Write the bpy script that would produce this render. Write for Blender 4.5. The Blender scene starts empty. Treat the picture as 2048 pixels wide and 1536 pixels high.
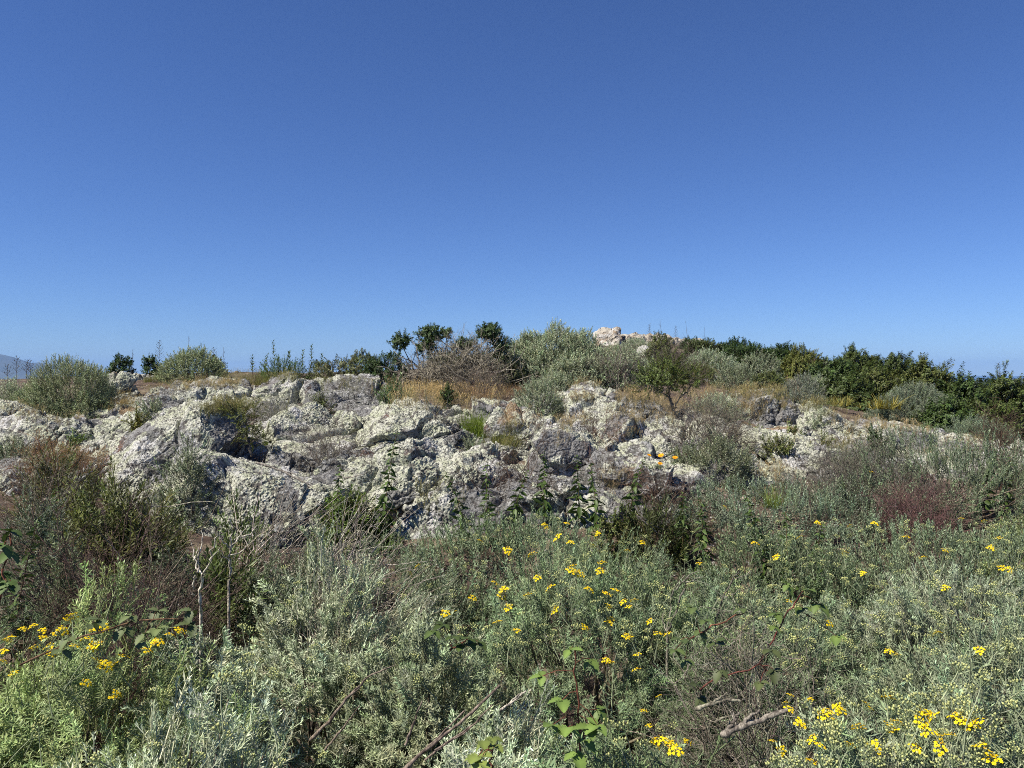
import bpy, math, numpy as np
from mathutils import Vector
from mathutils.bvhtree import BVHTree

# ------------------------------------------------------------------ basics
F, HZ, CX = 1518.0, 745.0, 1024.0          # focal length, horizon row and centre column of the 2048x1536 photograph
C = bpy.context.scene.collection
scene = bpy.context.scene
rng = np.random.default_rng(7)

def at(u, v, d):
    return np.array([(u - CX) / F * d, d, (HZ - v) / F * d])

def tag(o, label=None, cat=None, group=None, kind=None):
    if label: o['label'] = label
    if cat: o['category'] = cat
    if group: o['group'] = group
    if kind: o['kind'] = kind
    return o

def empty(name, loc, label, cat, group=None):
    o = bpy.data.objects.new(name, None)
    o.empty_display_size = 0.1
    o.location = [float(a) for a in loc]
    C.objects.link(o)
    return tag(o, label, cat, group)

def mesh_np(name, V, Q, col=None, smooth=False, attrs=None):
    V = np.ascontiguousarray(V, np.float32); Q = np.ascontiguousarray(Q, np.int32)
    me = bpy.data.meshes.new(name)
    k = Q.shape[1]
    me.vertices.add(len(V)); me.vertices.foreach_set('co', V.ravel())
    me.loops.add(Q.size); me.loops.foreach_set('vertex_index', Q.ravel())
    me.polygons.add(len(Q))
    me.polygons.foreach_set('loop_start', np.arange(0, Q.size, k, dtype=np.int32))
    if smooth: me.polygons.foreach_set('use_smooth', np.ones(len(Q), bool))
    if col is not None:
        a = me.attributes.new('Col', 'FLOAT_COLOR', 'POINT')
        c4 = np.ones((len(V), 4), np.float32); c4[:, :3] = col
        a.data.foreach_set('color', c4.ravel())
    for n, arr in (attrs or {}).items():
        a = me.attributes.new(n, 'FLOAT', 'POINT')
        a.data.foreach_set('value', np.ascontiguousarray(arr, np.float32))
    me.update(calc_edges=True)
    return me

def obj(name, me, mat, parent=None, label=None):
    o = bpy.data.objects.new(name, me)
    if mat and not me.materials: me.materials.append(mat)
    C.objects.link(o)
    if parent: o.parent = parent
    if label: o['label'] = label
    return o

# ------------------------------------------------------------------ noise
def _hash(ix, iy, iz, seed):
    with np.errstate(over='ignore'):
        n = (ix.astype(np.uint32) * np.uint32(374761393) + iy.astype(np.uint32) * np.uint32(668265263)
             + iz.astype(np.uint32) * np.uint32(2246822519) + np.uint32((seed * 3266489917) & 0xffffffff))
        n = (n ^ (n >> np.uint32(15))) * np.uint32(2654435761)
        n = (n ^ (n >> np.uint32(13))) * np.uint32(1274126177)
        return n ^ (n >> np.uint32(16))

_G = np.array([[1,1,0],[-1,1,0],[1,-1,0],[-1,-1,0],[1,0,1],[-1,0,1],[1,0,-1],[-1,0,-1],
               [0,1,1],[0,-1,1],[0,1,-1],[0,-1,-1],[1,1,0],[-1,1,0],[0,-1,1],[0,-1,-1]], np.float32)

def perlin(p, seed=0):
    p = np.asarray(p, np.float32)
    i = np.floor(p).astype(np.int64); f = (p - i).astype(np.float32)
    w = f * f * f * (f * (f * 6 - 15) + 10)
    r = 0
    for dx in (0, 1):
        wx = w[:, 0] if dx else 1 - w[:, 0]
        for dy in (0, 1):
            wy = w[:, 1] if dy else 1 - w[:, 1]
            for dz in (0, 1):
                wz = w[:, 2] if dz else 1 - w[:, 2]
                g = _G[_hash(i[:, 0] + dx, i[:, 1] + dy, i[:, 2] + dz, seed) & np.uint32(15)]
                d = g[:, 0] * (f[:, 0] - dx) + g[:, 1] * (f[:, 1] - dy) + g[:, 2] * (f[:, 2] - dz)
                r = r + wx * wy * wz * d
    return r

def fbm(p, seed=0, octv=4, gain=.5):
    r = 0; a = 1.0; p = np.asarray(p, np.float32)
    for k in range(octv):
        r = r + a * perlin(p * (2.03 ** k) + 17.3 * k, seed + k); a *= gain
    return r

def billow(p, seed=0, octv=2, gain=.5):
    r = 0; a = 1.0
    for k in range(octv):
        r = r + a * np.abs(perlin(p * (2.1 ** k) + 9.1 * k, seed + k)); a *= gain
    return r

def joints(p, seed=0):          # distance to the nearest cell border, and a random number per cell
    p = np.asarray(p, np.float32); i = np.floor(p).astype(np.int64); f = (p - i).astype(np.float32)
    d1 = np.full(len(p), 9., np.float32); d2 = d1.copy(); cid = np.zeros(len(p), np.float32)
    for dx in (-1, 0, 1):
        for dy in (-1, 0, 1):
            for dz in (-1, 0, 1):
                h = _hash(i[:, 0] + dx, i[:, 1] + dy, i[:, 2] + dz, seed)
                ox = (h & np.uint32(1023)).astype(np.float32) / 1023 + dx - f[:, 0]
                oy = ((h >> np.uint32(10)) & np.uint32(1023)).astype(np.float32) / 1023 + dy - f[:, 1]
                oz = ((h >> np.uint32(20)) & np.uint32(1023)).astype(np.float32) / 1023 + dz - f[:, 2]
                d = ox * ox + oy * oy + oz * oz
                n = d < d1
                d2 = np.where(n, d1, np.minimum(d2, d)); cid = np.where(n, (h >> np.uint32(3) & np.uint32(255)).astype(np.float32) / 255, cid); d1 = np.where(n, d, d1)
    return np.sqrt(d2) - np.sqrt(d1), cid

def sstep(a, b, x):
    t = np.clip((x - a) / (b - a), 0, 1)
    return t * t * (3 - 2 * t)

def unit(v):
    return v / np.maximum(np.linalg.norm(v, axis=-1, keepdims=True), 1e-9)

# ------------------------------------------------------------------ materials
def new_mat(name):
    m = bpy.data.materials.new(name); m.use_nodes = True
    nt = m.node_tree; nt.nodes.clear()
    out = nt.nodes.new('ShaderNodeOutputMaterial')
    return m, nt, out

def nd(nt, t, **kw):
    n = nt.nodes.new(t)
    for k, v in kw.items():
        if k in n.inputs: n.inputs[k].default_value = v
        else: setattr(n, k, v)
    return n

def mixc(nt, a, b, fac, bt='MIX'):
    n = nt.nodes.new('ShaderNodeMix'); n.data_type = 'RGBA'; n.blend_type = bt
    for i, s in ((6, a), (7, b)):
        if isinstance(s, (tuple, list)): n.inputs[i].default_value = (*s, 1)
        else: nt.links.new(s, n.inputs[i])
    if isinstance(fac, (int, float)): n.inputs[0].default_value = fac
    else: nt.links.new(fac, n.inputs[0])
    return n.outputs[2]

def ramp(nt, s, a, b):
    n = nt.nodes.new('ShaderNodeMapRange'); n.interpolation_type = 'SMOOTHSTEP'
    n.inputs[1].default_value = a; n.inputs[2].default_value = b
    nt.links.new(s, n.inputs[0]); return n.outputs[0]

def math2(nt, op, a, b):
    n = nt.nodes.new('ShaderNodeMath'); n.operation = op
    for i, s in ((0, a), (1, b)):
        if isinstance(s, (int, float)): n.inputs[i].default_value = s
        else: nt.links.new(s, n.inputs[i])
    return n.outputs[0]

def leaf_material(name, trans=.25, rough=.55, spec=.3):
    m, nt, out = new_mat(name)
    at_ = nd(nt, 'ShaderNodeAttribute', attribute_name='Col')
    geo = nd(nt, 'ShaderNodeNewGeometry')
    no = nd(nt, 'ShaderNodeTexNoise', Scale=9.0, Detail=3.0)
    nt.links.new(geo.outputs['Position'], no.inputs['Vector'])
    br = ramp(nt, no.outputs['Fac'], .2, .8)
    dk = mixc(nt, (.72, .74, .70), (1.25, 1.22, 1.15), br)
    col = mixc(nt, at_.outputs['Color'], dk, 1.0, 'MULTIPLY')
    p = nd(nt, 'ShaderNodeBsdfPrincipled', Roughness=rough)
    p.inputs['Specular IOR Level'].default_value = spec
    nt.links.new(col, p.inputs['Base Color'])
    if trans > 0:
        t = nd(nt, 'ShaderNodeBsdfTranslucent')
        tc = mixc(nt, col, (1.12, 1.2, .7), 1.0, 'MULTIPLY')
        nt.links.new(tc, t.inputs['Color'])
        mx = nd(nt, 'ShaderNodeMixShader'); mx.inputs[0].default_value = trans
        nt.links.new(p.outputs[0], mx.inputs[1]); nt.links.new(t.outputs[0], mx.inputs[2])
        nt.links.new(mx.outputs[0], out.inputs[0])
    else:
        nt.links.new(p.outputs[0], out.inputs[0])
    return m

M_LEAF = leaf_material('leaf_material', .14)
M_GLOSS = leaf_material('glossy_leaf_material', .2, .5, .3)
M_GRASS = leaf_material('grass_material', .3, .6, .2)
M_PETAL = leaf_material('petal_material', .2, .6, .15)
def wood_material():
    m, nt, out = new_mat('wood_material')
    at_ = nd(nt, 'ShaderNodeAttribute', attribute_name='Col'); geo = nd(nt, 'ShaderNodeNewGeometry')
    mp = nd(nt, 'ShaderNodeVectorMath', operation='MULTIPLY'); mp.inputs[1].default_value = (1, 1, .45); nt.links.new(geo.outputs['Position'], mp.inputs[0])
    n1 = nd(nt, 'ShaderNodeTexNoise', Scale=170.0, Detail=5.0, Roughness=.7); n2 = nd(nt, 'ShaderNodeTexNoise', Scale=45.0, Detail=4.0)
    for n in (n1, n2): nt.links.new(mp.outputs[0], n.inputs['Vector'])
    c = mixc(nt, at_.outputs['Color'], mixc(nt, (.42, .40, .38), (1.25, 1.22, 1.18), ramp(nt, n1.outputs['Fac'], .38, .62)), 1.0, 'MULTIPLY')
    c = mixc(nt, c, mixc(nt, (.62, .60, .58), (1.2, 1.2, 1.12), ramp(nt, n2.outputs['Fac'], .4, .6)), 1.0, 'MULTIPLY')
    p = nd(nt, 'ShaderNodeBsdfPrincipled', Roughness=.9); p.inputs['Specular IOR Level'].default_value = .1
    b = nd(nt, 'ShaderNodeBump', Strength=.6, Distance=.004); nt.links.new(n1.outputs['Fac'], b.inputs['Height']); nt.links.new(b.outputs[0], p.inputs['Normal'])
    nt.links.new(c, p.inputs['Base Color']); nt.links.new(p.outputs[0], out.inputs[0])
    return m
M_WOOD = wood_material()

def rock_material(name, quartz=False):
    m, nt, out = new_mat(name)
    geo = nd(nt, 'ShaderNodeNewGeometry')
    pos = geo.outputs['Position']
    def noise(s, d=4.0, off=0.0, r=.55):
        mp = nd(nt, 'ShaderNodeVectorMath', operation='ADD'); mp.inputs[1].default_value = (off, off * 1.7, off * .6)
        nt.links.new(pos, mp.inputs[0])
        n = nd(nt, 'ShaderNodeTexNoise', Scale=s, Detail=d, Roughness=r)
        nt.links.new(mp.outputs[0], n.inputs['Vector']); return n.outputs['Fac']
    def voro(s, off=0.0):
        mp = nd(nt, 'ShaderNodeVectorMath', operation='ADD'); mp.inputs[1].default_value = (off, off, off)
        nt.links.new(pos, mp.inputs[0])
        n = nd(nt, 'ShaderNodeTexVoronoi', Scale=s); nt.links.new(mp.outputs[0], n.inputs['Vector']); return n
    p = nd(nt, 'ShaderNodeBsdfPrincipled', Roughness=.9)
    p.inputs['Specular IOR Level'].default_value = .2
    if quartz:
        c = mixc(nt, (.36, .325, .265), (.27, .205, .135), ramp(nt, noise(1.6, 5, 3), .46, .62))
        c = mixc(nt, c, (.43, .41, .37), ramp(nt, noise(3.2, 5, 9), .48, .60))
        c = mixc(nt, c, (.09, .08, .07), ramp(nt, noise(5.5, 6, 21, .7), .53, .60))
        h = noise(6.0, 8, 5)
    else:
        lich = nd(nt, 'ShaderNodeAttribute', attribute_name='lichen').outputs['Fac']
        # bare rock: grey with red-brown weathering
        c = mixc(nt, (.078, .077, .068), (.195, .194, .175), ramp(nt, noise(14, 6, 1), .35, .65))
        c = mixc(nt, c, (.13, .08, .06), ramp(nt, noise(1.9, 5, 40), .57, .66))
        # grey crust lichen in small flakes over nearly everything
        v1 = voro(34.0)
        flake = math2(nt, 'SUBTRACT', noise(13, 6, 7, .72), math2(nt, 'MULTIPLY', v1.outputs['Distance'], .22))
        c = mixc(nt, c, (.30, .297, .285), ramp(nt, flake, .385, .46))
        c = mixc(nt, c, (.20, .195, .19), math2(nt, 'MULTIPLY', ramp(nt, noise(2.3, 4, 15), .46, .56), .8))
        # raised pale green lichen follows the modelled crust, in granular clumps
        v2 = voro(44.0, 3)
        sp = math2(nt, 'ADD', lich, math2(nt, 'MULTIPLY', math2(nt, 'SUBTRACT', noise(45, 4, 2, .7), .5), 1.0))
        gcol = mixc(nt, (.39, .405, .285), (.49, .49, .40), ramp(nt, noise(7, 4, 30), .4, .6))
        gcol = mixc(nt, gcol, (.50, .49, .465), ramp(nt, noise(2.6, 4, 60), .54, .64))
        gap = math2(nt, 'SUBTRACT', 1.0, math2(nt, 'MULTIPLY', ramp(nt, v2.outputs['Distance'], .45, .8), .6))
        c = mixc(nt, c, gcol, math2(nt, 'MULTIPLY', ramp(nt, sp, .22, .48), gap))
        # dark specks
        c = mixc(nt, c, (.042, .039, .036), ramp(nt, noise(36, 5, 77, .8), .52, .585))
        c = mixc(nt, c, (.07, .062, .058), math2(nt, 'MULTIPLY', ramp(nt, noise(9, 6, 123, .78), .525, .60), .9))
        # rare orange crust
        c = mixc(nt, c, (.20, .125, .06), math2(nt, 'MULTIPLY', ramp(nt, noise(1.3, 5, 91), .66, .72), .8))
        h = math2(nt, 'ADD', noise(38, 6, 4, .7), math2(nt, 'MULTIPLY', v2.outputs['Distance'], -.6))
    b = nd(nt, 'ShaderNodeBump', Strength=.75, Distance=.018 if not quartz else .15)
    nt.links.new(h, b.inputs['Height'])
    nt.links.new(c, p.inputs['Base Color']); nt.links.new(b.outputs[0], p.inputs['Normal'])
    nt.links.new(p.outputs[0], out.inputs[0])
    return m
M_ROCK = rock_material('lichen_rock_material')
M_QUARTZ = rock_material('quartz_rock_material', True)

def ground_material():
    m, nt, out = new_mat('soil_material')
    geo = nd(nt, 'ShaderNodeNewGeometry'); pos = geo.outputs['Position']
    def noise(s, d=5.0, r=.6):
        n = nd(nt, 'ShaderNodeTexNoise', Scale=s, Detail=d, Roughness=r)
        nt.links.new(pos, n.inputs['Vector']); return n.outputs['Fac']
    c = mixc(nt, (.058, .041, .034), (.125, .088, .07), ramp(nt, noise(9, 6), .35, .65))
    c = mixc(nt, c, (.20, .16, .11), ramp(nt, noise(2.2, 6), .48, .62))
    c = mixc(nt, c, (.035, .03, .022), math2(nt, 'MULTIPLY', ramp(nt, noise(23, 6, .75), .52, .62), .8))
    v = nd(nt, 'ShaderNodeTexVoronoi', Scale=26.0); nt.links.new(pos, v.inputs['Vector'])
    c = mixc(nt, c, (.34, .32, .30), math2(nt, 'MULTIPLY', ramp(nt, v.outputs['Distance'], .34, .22), ramp(nt, noise(6, 3), .5, .6)))
    far = nd(nt, 'ShaderNodeVectorMath', operation='LENGTH'); nt.links.new(pos, far.inputs[0])
    c = mixc(nt, c, (.09, .10, .045), ramp(nt, far.outputs['Value'], 28, 60))
    p = nd(nt, 'ShaderNodeBsdfPrincipled', Roughness=.95)
    p.inputs['Specular IOR Level'].default_value = .1
    b = nd(nt, 'ShaderNodeBump', Strength=.8, Distance=.03)
    nt.links.new(noise(30, 6, .7), b.inputs['Height'])
    nt.links.new(c, p.inputs['Base Color']); nt.links.new(b.outputs[0], p.inputs['Normal'])
    nt.links.new(p.outputs[0], out.inputs[0])
    return m
M_SOIL = ground_material()

def simple_material(name, a, b, scale, rough=.9):
    m, nt, out = new_mat(name)
    geo = nd(nt, 'ShaderNodeNewGeometry')
    n = nd(nt, 'ShaderNodeTexNoise', Scale=scale, Detail=6.0)
    nt.links.new(geo.outputs['Position'], n.inputs['Vector'])
    p = nd(nt, 'ShaderNodeBsdfPrincipled', Roughness=rough)
    nt.links.new(mixc(nt, a, b, ramp(nt, n.outputs['Fac'], .35, .65)), p.inputs['Base Color'])
    nt.links.new(p.outputs[0], out.inputs[0])
    return m

# ------------------------------------------------------------------ terrain
_cp = []
def cp(u, v, d): _cp.append(at(u, v, d))
for x in (-4, -1.5, 1.5, 4):
    for y, z in ((-4, -1.62), (-1, -1.62), (1.5, -1.64), (3.5, -1.74)): _cp.append(np.array([x * (1 + max(y, 0) * .15), y, z]))
for u, z in ((0, -1.22), (250, -1.25), (520, -1.45), (800, -1.72), (1100, -1.74), (1400, -1.74), (1700, -1.74), (2040, -1.74)):
    _cp.append(np.array([(u - CX) / F * 5.2, 5.2, z]))
# u: rows going back
for row in (
    (60,  (1010, 6.8), (1040, 6.2), (930, 7.8), (870, 8.8), (820, 10.2), (775, 12.0), (764, 13.5), (775, 17), (830, 24)),
    (330, (1040, 6.4), (1060, 6.1), (960, 7.3), (880, 8.5), (815, 10.2), (772, 12.0), (752, 13.3), (757, 17), (815, 24)),
    (620, (1075, 6.2), (980, 7.1), (890, 8.4), (815, 10.2), (772, 12.0), (752, 13.5), (752, 17), (800, 24)),
    (880, (1065, 6.2), (975, 7.1), (890, 8.4), (820, 10.2), (783, 12.0), (757, 14.0), (737, 17), (745, 24)),
    (1120,(1065, 6.2), (975, 7.1), (885, 8.4), (825, 9.8),  (787, 12.0), (764, 14.2), (722, 19), (698, 26)),
    (1350,(1060, 6.4), (960, 7.3), (890, 8.6), (828, 10.2), (787, 12.4), (752, 16.0), (716, 22), (690, 29)),
    (1600,(1045, 6.6), (960, 7.6), (885, 9.2), (830, 11.2), (797, 13.5), (765, 17.0), (732, 23), (708, 29)),
    (1800,(1040, 6.8), (980, 7.6), (905, 9.2), (868, 11.0), (842, 13.0), (812, 17.0), (778, 22), (768, 28)),
    (2000,(1050, 6.8), (985, 7.8), (925, 9.4), (895, 11.2), (880, 13.0), (865, 17.0), (858, 21), (870, 27)),
):
    for v, d in row[1:]: cp(row[0], v, d)
for x, y, z in ((-14, 12, -.3), (-14, 20, -1.8), (-14, 5, -1.6), (14, 12, -1.9), (18, 20, -3.2), (13, 5, -1.9), (0, 36, -.3), (8, 38, .6), (-12, 34, -4.0), (20, 36, -3.0)):
    _cp.append(np.array([x, y, z], float))
_cp = np.array(_cp)
def _tps(P, Q):
    r2 = ((P[:, None, :] - Q[None]) ** 2).sum(-1)
    return .5 * r2 * np.log(r2 + 1e-9)
_n = len(_cp); _A = np.zeros((_n + 3, _n + 3))
_A[:_n, :_n] = _tps(_cp[:, :2], _cp[:, :2]) + np.eye(_n) * .05
_A[:_n, _n:] = np.c_[np.ones(_n), _cp[:, :2]]; _A[_n:, :_n] = _A[:_n, _n:].T
_W = np.linalg.solve(_A, np.r_[_cp[:, 2], 0, 0, 0])

def ground_z(x, y, rough=True):
    x = np.asarray(x, float).ravel(); y = np.asarray(y, float).ravel()
    P = np.c_[x, y]
    z = np.empty(len(x))
    for s in range(0, len(x), 20000):
        e = s + 20000
        Pc = np.clip(P[s:e], [-20, -6], [24, 40])
        z[s:e] = _tps(Pc, _cp[:, :2]) @ _W[:_n] + np.c_[np.ones(len(Pc)), Pc] @ _W[_n:]
    r = np.hypot(x * 1.1, y - 10)
    w = sstep(20, 34, r)
    zf = -1.5 - .16 * np.maximum(r - 24, 0)
    zf = np.maximum(zf, -70 - .01 * r)
    z = z * (1 - w) + zf * w
    if rough:
        p3 = np.c_[x, y, np.zeros(len(x))]
        z = z + .05 * fbm(p3 * 1.3, 3, 4) + .012 * fbm(p3 * 9, 5, 3) + np.clip(r - 60, 0, 120) * .05 * fbm(p3 * .02, 8, 4)
    return z

def sinh_axis(lo, hi, n, c, s):
    a = np.linspace(math.asinh((lo - c) / s), math.asinh((hi - c) / s), n)
    return c + s * np.sinh(a)
gx = sinh_axis(-1500, 1500, 560, 0, 6.0); gy = sinh_axis(-1500, 1500, 560, 8, 6.0)
GX, GY = np.meshgrid(gx, gy)
GZ = ground_z(GX, GY).reshape(GX.shape)
def grid_quads(nr, nc):
    i = np.arange(nr * nc).reshape(nr, nc)
    return np.stack([i[:-1, :-1], i[:-1, 1:], i[1:, 1:], i[1:, :-1]], -1).reshape(-1, 4)
g = obj('ground', mesh_np('ground', np.c_[GX.ravel(), GY.ravel(), GZ.ravel()], grid_quads(*GX.shape), smooth=True), M_SOIL)
tag(g, 'reddish brown soil slope under the rocks and shrubs', None, None, 'structure')

# low-resolution copy for ray casting
_bv, _bp = [], []
def bvh_add(V, Q):
    o = len(_bv); _bv.extend(map(tuple, np.asarray(V, float))); _bp.extend((np.asarray(Q) + o).tolist())
lx = np.linspace(-22, 26, 160); ly = np.linspace(.3, 42, 180)
LX, LY = np.meshgrid(lx, ly)
_gl = np.c_[LX.ravel(), LY.ravel(), ground_z(LX, LY)]
bvh_add(_gl, grid_quads(*LX.shape))
BVH_G = BVHTree.FromPolygons(_bv, _bp)
BVH = BVH_G
def hit(u, v, bvh=None):
    d = Vector(at(u, v, 1.0)); L = d.length
    h = (bvh or BVH).ray_cast(Vector((0, 0, 0)), d / L, 80.0)
    return None if h[0] is None else np.array(h[0])

def gdepth(u, v):
    h = hit(u, v, BVH_G)
    return h[1] if h is not None else 14.0

# ------------------------------------------------------------------ boulders
def cube_sphere(n):
    t = np.tan(np.linspace(-math.pi / 4, math.pi / 4, n))
    A, B = np.meshgrid(t, t); one = np.ones_like(A)
    V, Q = [], []; q = grid_quads(n, n)
    for f in ((A, B, one), (-A, B, -one), (one, A, B), (-one, -A, B), (-A, one, B), (A, -one, B)):
        Q.append(q + len(V) * n * n); V.append(np.stack(f, -1).reshape(-1, 3))
    V = unit(np.concatenate(V)); Q = np.concatenate(Q)
    key = np.round(V * 4e4).astype(np.int64); key = key[:, 0] * 1000003 * 1000003 + key[:, 1] * 1000003 + key[:, 2]
    _, first, inv = np.unique(key, return_index=True, return_inverse=True)
    return V[first], inv.ravel()[Q]
_cs = {}
def csphere(n):
    if n not in _cs: _cs[n] = cube_sphere(n)
    return _cs[n]

def rock_detail(W, N, s, seed, rough, lich, quartz):
    disp = rough * s * (.34 * fbm(W * (.8 / s), seed, 3) + .06 * fbm(W * 3.6, seed + 20, 4, .55))
    Wd = W + .10 * np.stack([perlin(W * 2.6, 2), perlin(W * 2.6, 3), perlin(W * 2.6, 4)], 1) + .03 * np.stack([perlin(W * 9, 5), perlin(W * 9, 6), perlin(W * 9, 7)], 1)
    Wr = np.c_[Wd[:, 0] * .85 + Wd[:, 2] * .53, Wd[:, 1], Wd[:, 2] * .85 - Wd[:, 0] * .53]      # joints dip down to the right
    e1, c1 = joints(Wr * [1.15, 1.3, 2.5], 51)
    e2, c2 = joints(Wr * [3.4, 3.4, 6.0], 52)
    js = (.25 + rough) * (.6 if quartz else 1)
    disp = disp + js * ((c1 - .5) * .23 + (c2 - .5) * .05 - .115 * (1 - sstep(0, .09, e1)) - .030 * (1 - sstep(0, .10, e2)) * (c2 > .35))
    P1 = W + N * disp[:, None]
    if quartz:
        P1 = P1 + N * (.10 * s * billow(W * 2.5, 5, 4, .6))[:, None]
        return P1, np.zeros(len(W))
    up = N[:, 2] * .18 - N[:, 0] * .10
    L = sstep(-.10, .16, fbm(P1 * 1.3, 61, 4, .62) + .26 * perlin(P1 * 8.5, 63) + up + lich - .12)
    lump = billow(P1 * 17, 71, 3, .65)
    fine = billow(P1 * 36, 81, 2, .6)
    P2 = P1 + N * (.010 * L * (.2 + 1.7 * lump) + .013 * fine * (.8 + .5 * L) + .013 * fbm(P1 * 10, 91, 4, .65) - .006)[:, None]
    cov = L * sstep(.03, .17, lump) * (.55 + 1.0 * fine)
    return P2, np.clip(cov, 0, 1)

def rock_shape(n, c, r, seed, blocky, tilt, yaw, rough, lich, quartz, pitch):
    D, Q = csphere(n)
    rs = np.random.default_rng(seed)
    e = blocky
    S = D / ((np.abs(D) ** e).sum(1, keepdims=True) ** (1 / e))      # superquadric
    for k in range(10):                                               # knock off flat facets
        nrm = unit(rs.normal(size=3) * [1, .9, .8] + [-.15, -.9, .75]); off = rs.uniform(.52, .86)
        ex = S @ nrm - off
        S = S - np.where(ex > 0, ex * .93, 0)[:, None] * nrm
    P = S * r
    cp_, sp_ = math.cos(pitch), math.sin(pitch)                       # lean back so the upper face slopes towards the path
    P = np.c_[P[:, 0], P[:, 1] * cp_ - P[:, 2] * sp_, P[:, 1] * sp_ + P[:, 2] * cp_]
    ct, st = math.cos(tilt), math.sin(tilt)                           # tilt about the viewing axis, then yaw about z
    P = np.c_[P[:, 0] * ct + P[:, 2] * st, P[:, 1], -P[:, 0] * st + P[:, 2] * ct]
    cy, sy = math.cos(yaw), math.sin(yaw)
    P = np.c_[P[:, 0] * cy - P[:, 1] * sy, P[:, 0] * sy + P[:, 1] * cy, P[:, 2]]
    N = unit(P / (np.array(r) ** 2))
    W = P + c
    return rock_detail(W, N, float(np.mean(r)), seed, rough, lich, quartz) + (Q,)

rock_bound = []
def boulder(u, v, hw, hh, label, n=135, blocky=3.0, tilt=12, yaw=0, dy=1.0, rough=.5, lich=0.0, d=None, seed=None, quartz=False, name='lichen_boulder', push=.45, group='lichen boulders of the outcrop', pitch=13):
    seed = seed if seed is not None else int(u * 7 + v * 13) % 9973
    d0 = d if d else gdepth(u, v + hh * .75)
    px = d0 / F
    rx, rz = hw * px * 1.25, hh * px * 1.2
    ry = dy * 1.3 * max(rx * .75, rz)
    dc = d0 + push * ry
    c = at(u, v + .22 * hh, dc)
    rx *= dc / d0; rz *= dc / d0
    args = (c, np.array([rx, ry, rz]), seed, blocky, math.radians(tilt), math.radians(yaw), rough, lich, quartz, math.radians(0 if quartz else pitch))
    P, cov, Q = rock_shape(n, *args)
    base = np.array([c[0], c[1], P[:, 2].min()])
    o = obj(name, mesh_np(name, P - base, Q, smooth=True, attrs={'lichen': cov}), M_QUARTZ if quartz else M_ROCK)
    o.location = base
    tag(o, label, 'boulder' if not quartz else 'rock', group if not quartz else None)
    Pl, _, Ql = rock_shape(22, *args)
    bvh_add(Pl, Ql)
    return o

def bedrock_points(nx, ny):
    xs = np.linspace(-6.2, 7.2, nx); ys = np.linspace(5.6, 13.2, ny); X, Y = np.meshgrid(xs, ys)
    z = ground_z(X, Y, False); P = np.c_[X.ravel(), Y.ravel(), z]
    u = CX + P[:, 0] / P[:, 1] * F; v = HZ - P[:, 2] / P[:, 1] * F
    top = np.interp(u, [-200, 0, 300, 560, 800, 950, 1130, 1300, 1480, 1700, 1860, 2048, 2300], [815, 815, 795, 760, 800, 815, 790, 815, 812, 840, 868, 905, 920])
    bot = np.interp(u, [-200, 0, 150, 380, 600, 850, 1260, 1330, 1450, 1700, 2048, 2300], [930, 950, 1010, 1095, 1105, 1080, 1080, 1040, 985, 985, 965, 965])
    w = sstep(-14, 26, v - top) * sstep(-12, 34, bot - v)
    hole = sstep(-.30, -.10, fbm(np.c_[P[:, :2], np.zeros(len(P))] * [.9, 1.3, 1], 33, 3) + .02)
    sl = P.copy(); sl[:, 2] *= 1.5
    P[:, 2] += -.22 + w * (.12 + .23 * hole) + .10 * w * fbm(sl * 1.1, 44, 3)
    N = unit(np.c_[np.zeros(len(P)), np.full(len(P), -.35), np.ones(len(P))])
    P2, cov = rock_detail(P, N, .75, 71, .42, .02, False)
    return P2, cov, grid_quads(ny, nx), w
P, cov, Q, w = bedrock_points(1000, 620)
keepq = (w[Q] > .01).any(1)
o = obj('bedrock', mesh_np('bedrock', P, Q[keepq], smooth=True, attrs={'lichen': cov}), M_ROCK)
tag(o, 'jointed lichen covered bedrock slope under the boulders', None, None, 'structure')
P, cov, Q, w = bedrock_points(130, 80)
bvh_add(P, Q[(w[Q] > .01).any(1)])

B = boulder
# crest, left to right
B(222, 780, 42, 34, 'dark shadowed boulder at the right foot of the large grey-green shrub', n=110, tilt=-10)
B(265, 752, 42, 9, 'low white-topped ledge on the crest between the dark bush and the domed shrub', n=80, blocky=3, d=12.6, dy=.45, pitch=0)
B(328, 788, 44, 24, 'rounded boulder with an orange lichen cap above the pointed boulder', n=100, lich=.05)
B(405, 777, 22, 10, 'small pale stone on bare soil below the domed shrub', n=60)
B(455, 790, 75, 16, 'long low ledge running right from the grassy gap on the left crest', n=100, lich=.12, blocky=3)
B(566, 778, 62, 32, 'tall crest boulder with a red-brown bare face', n=130, lich=-.1, tilt=-8)
B(716, 792, 66, 32, 'dark grey grainy boulder below the sparse olive shrub', n=130, lich=-.12, tilt=10)
# left flank
B(70, 886, 80, 44, 'broad pale lichen boulder at the left end of the outcrop', n=130, lich=.15, tilt=6)
B(20, 840, 45, 34, 'grey boulder at the left edge beneath the low silvery shrub', n=90)
B(238, 818, 58, 20, 'low lichen ledge behind the olive bush on the left', n=90, lich=.12)
B(150, 868, 40, 26, 'small lichen boulder with a leafy rosette in front', n=80, lich=.1)
B(385, 848, 98, 58, 'large pointed boulder with a grey shaded right face', n=190, lich=-.05, tilt=22, blocky=2.9, rough=.42, push=.3)
B(300, 935, 150, 78, 'wide pale lichen slab sloping below the pointed boulder', n=200, lich=.14, tilt=-14, rough=.36, pitch=22)
B(175, 965, 60, 45, 'brownish low boulder left of the wide pale slab', n=100, lich=-.2)
B(505, 1005, 140, 100, 'great rounded lichen slab behind the dead grey twigs', n=240, lich=.22, tilt=12, rough=.28, blocky=2.5, pitch=22, dy=1.1)
B(345, 1165, 62, 30, 'low pale rock among purple-brown twigs', n=110, lich=.15, d=5.0)
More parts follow.
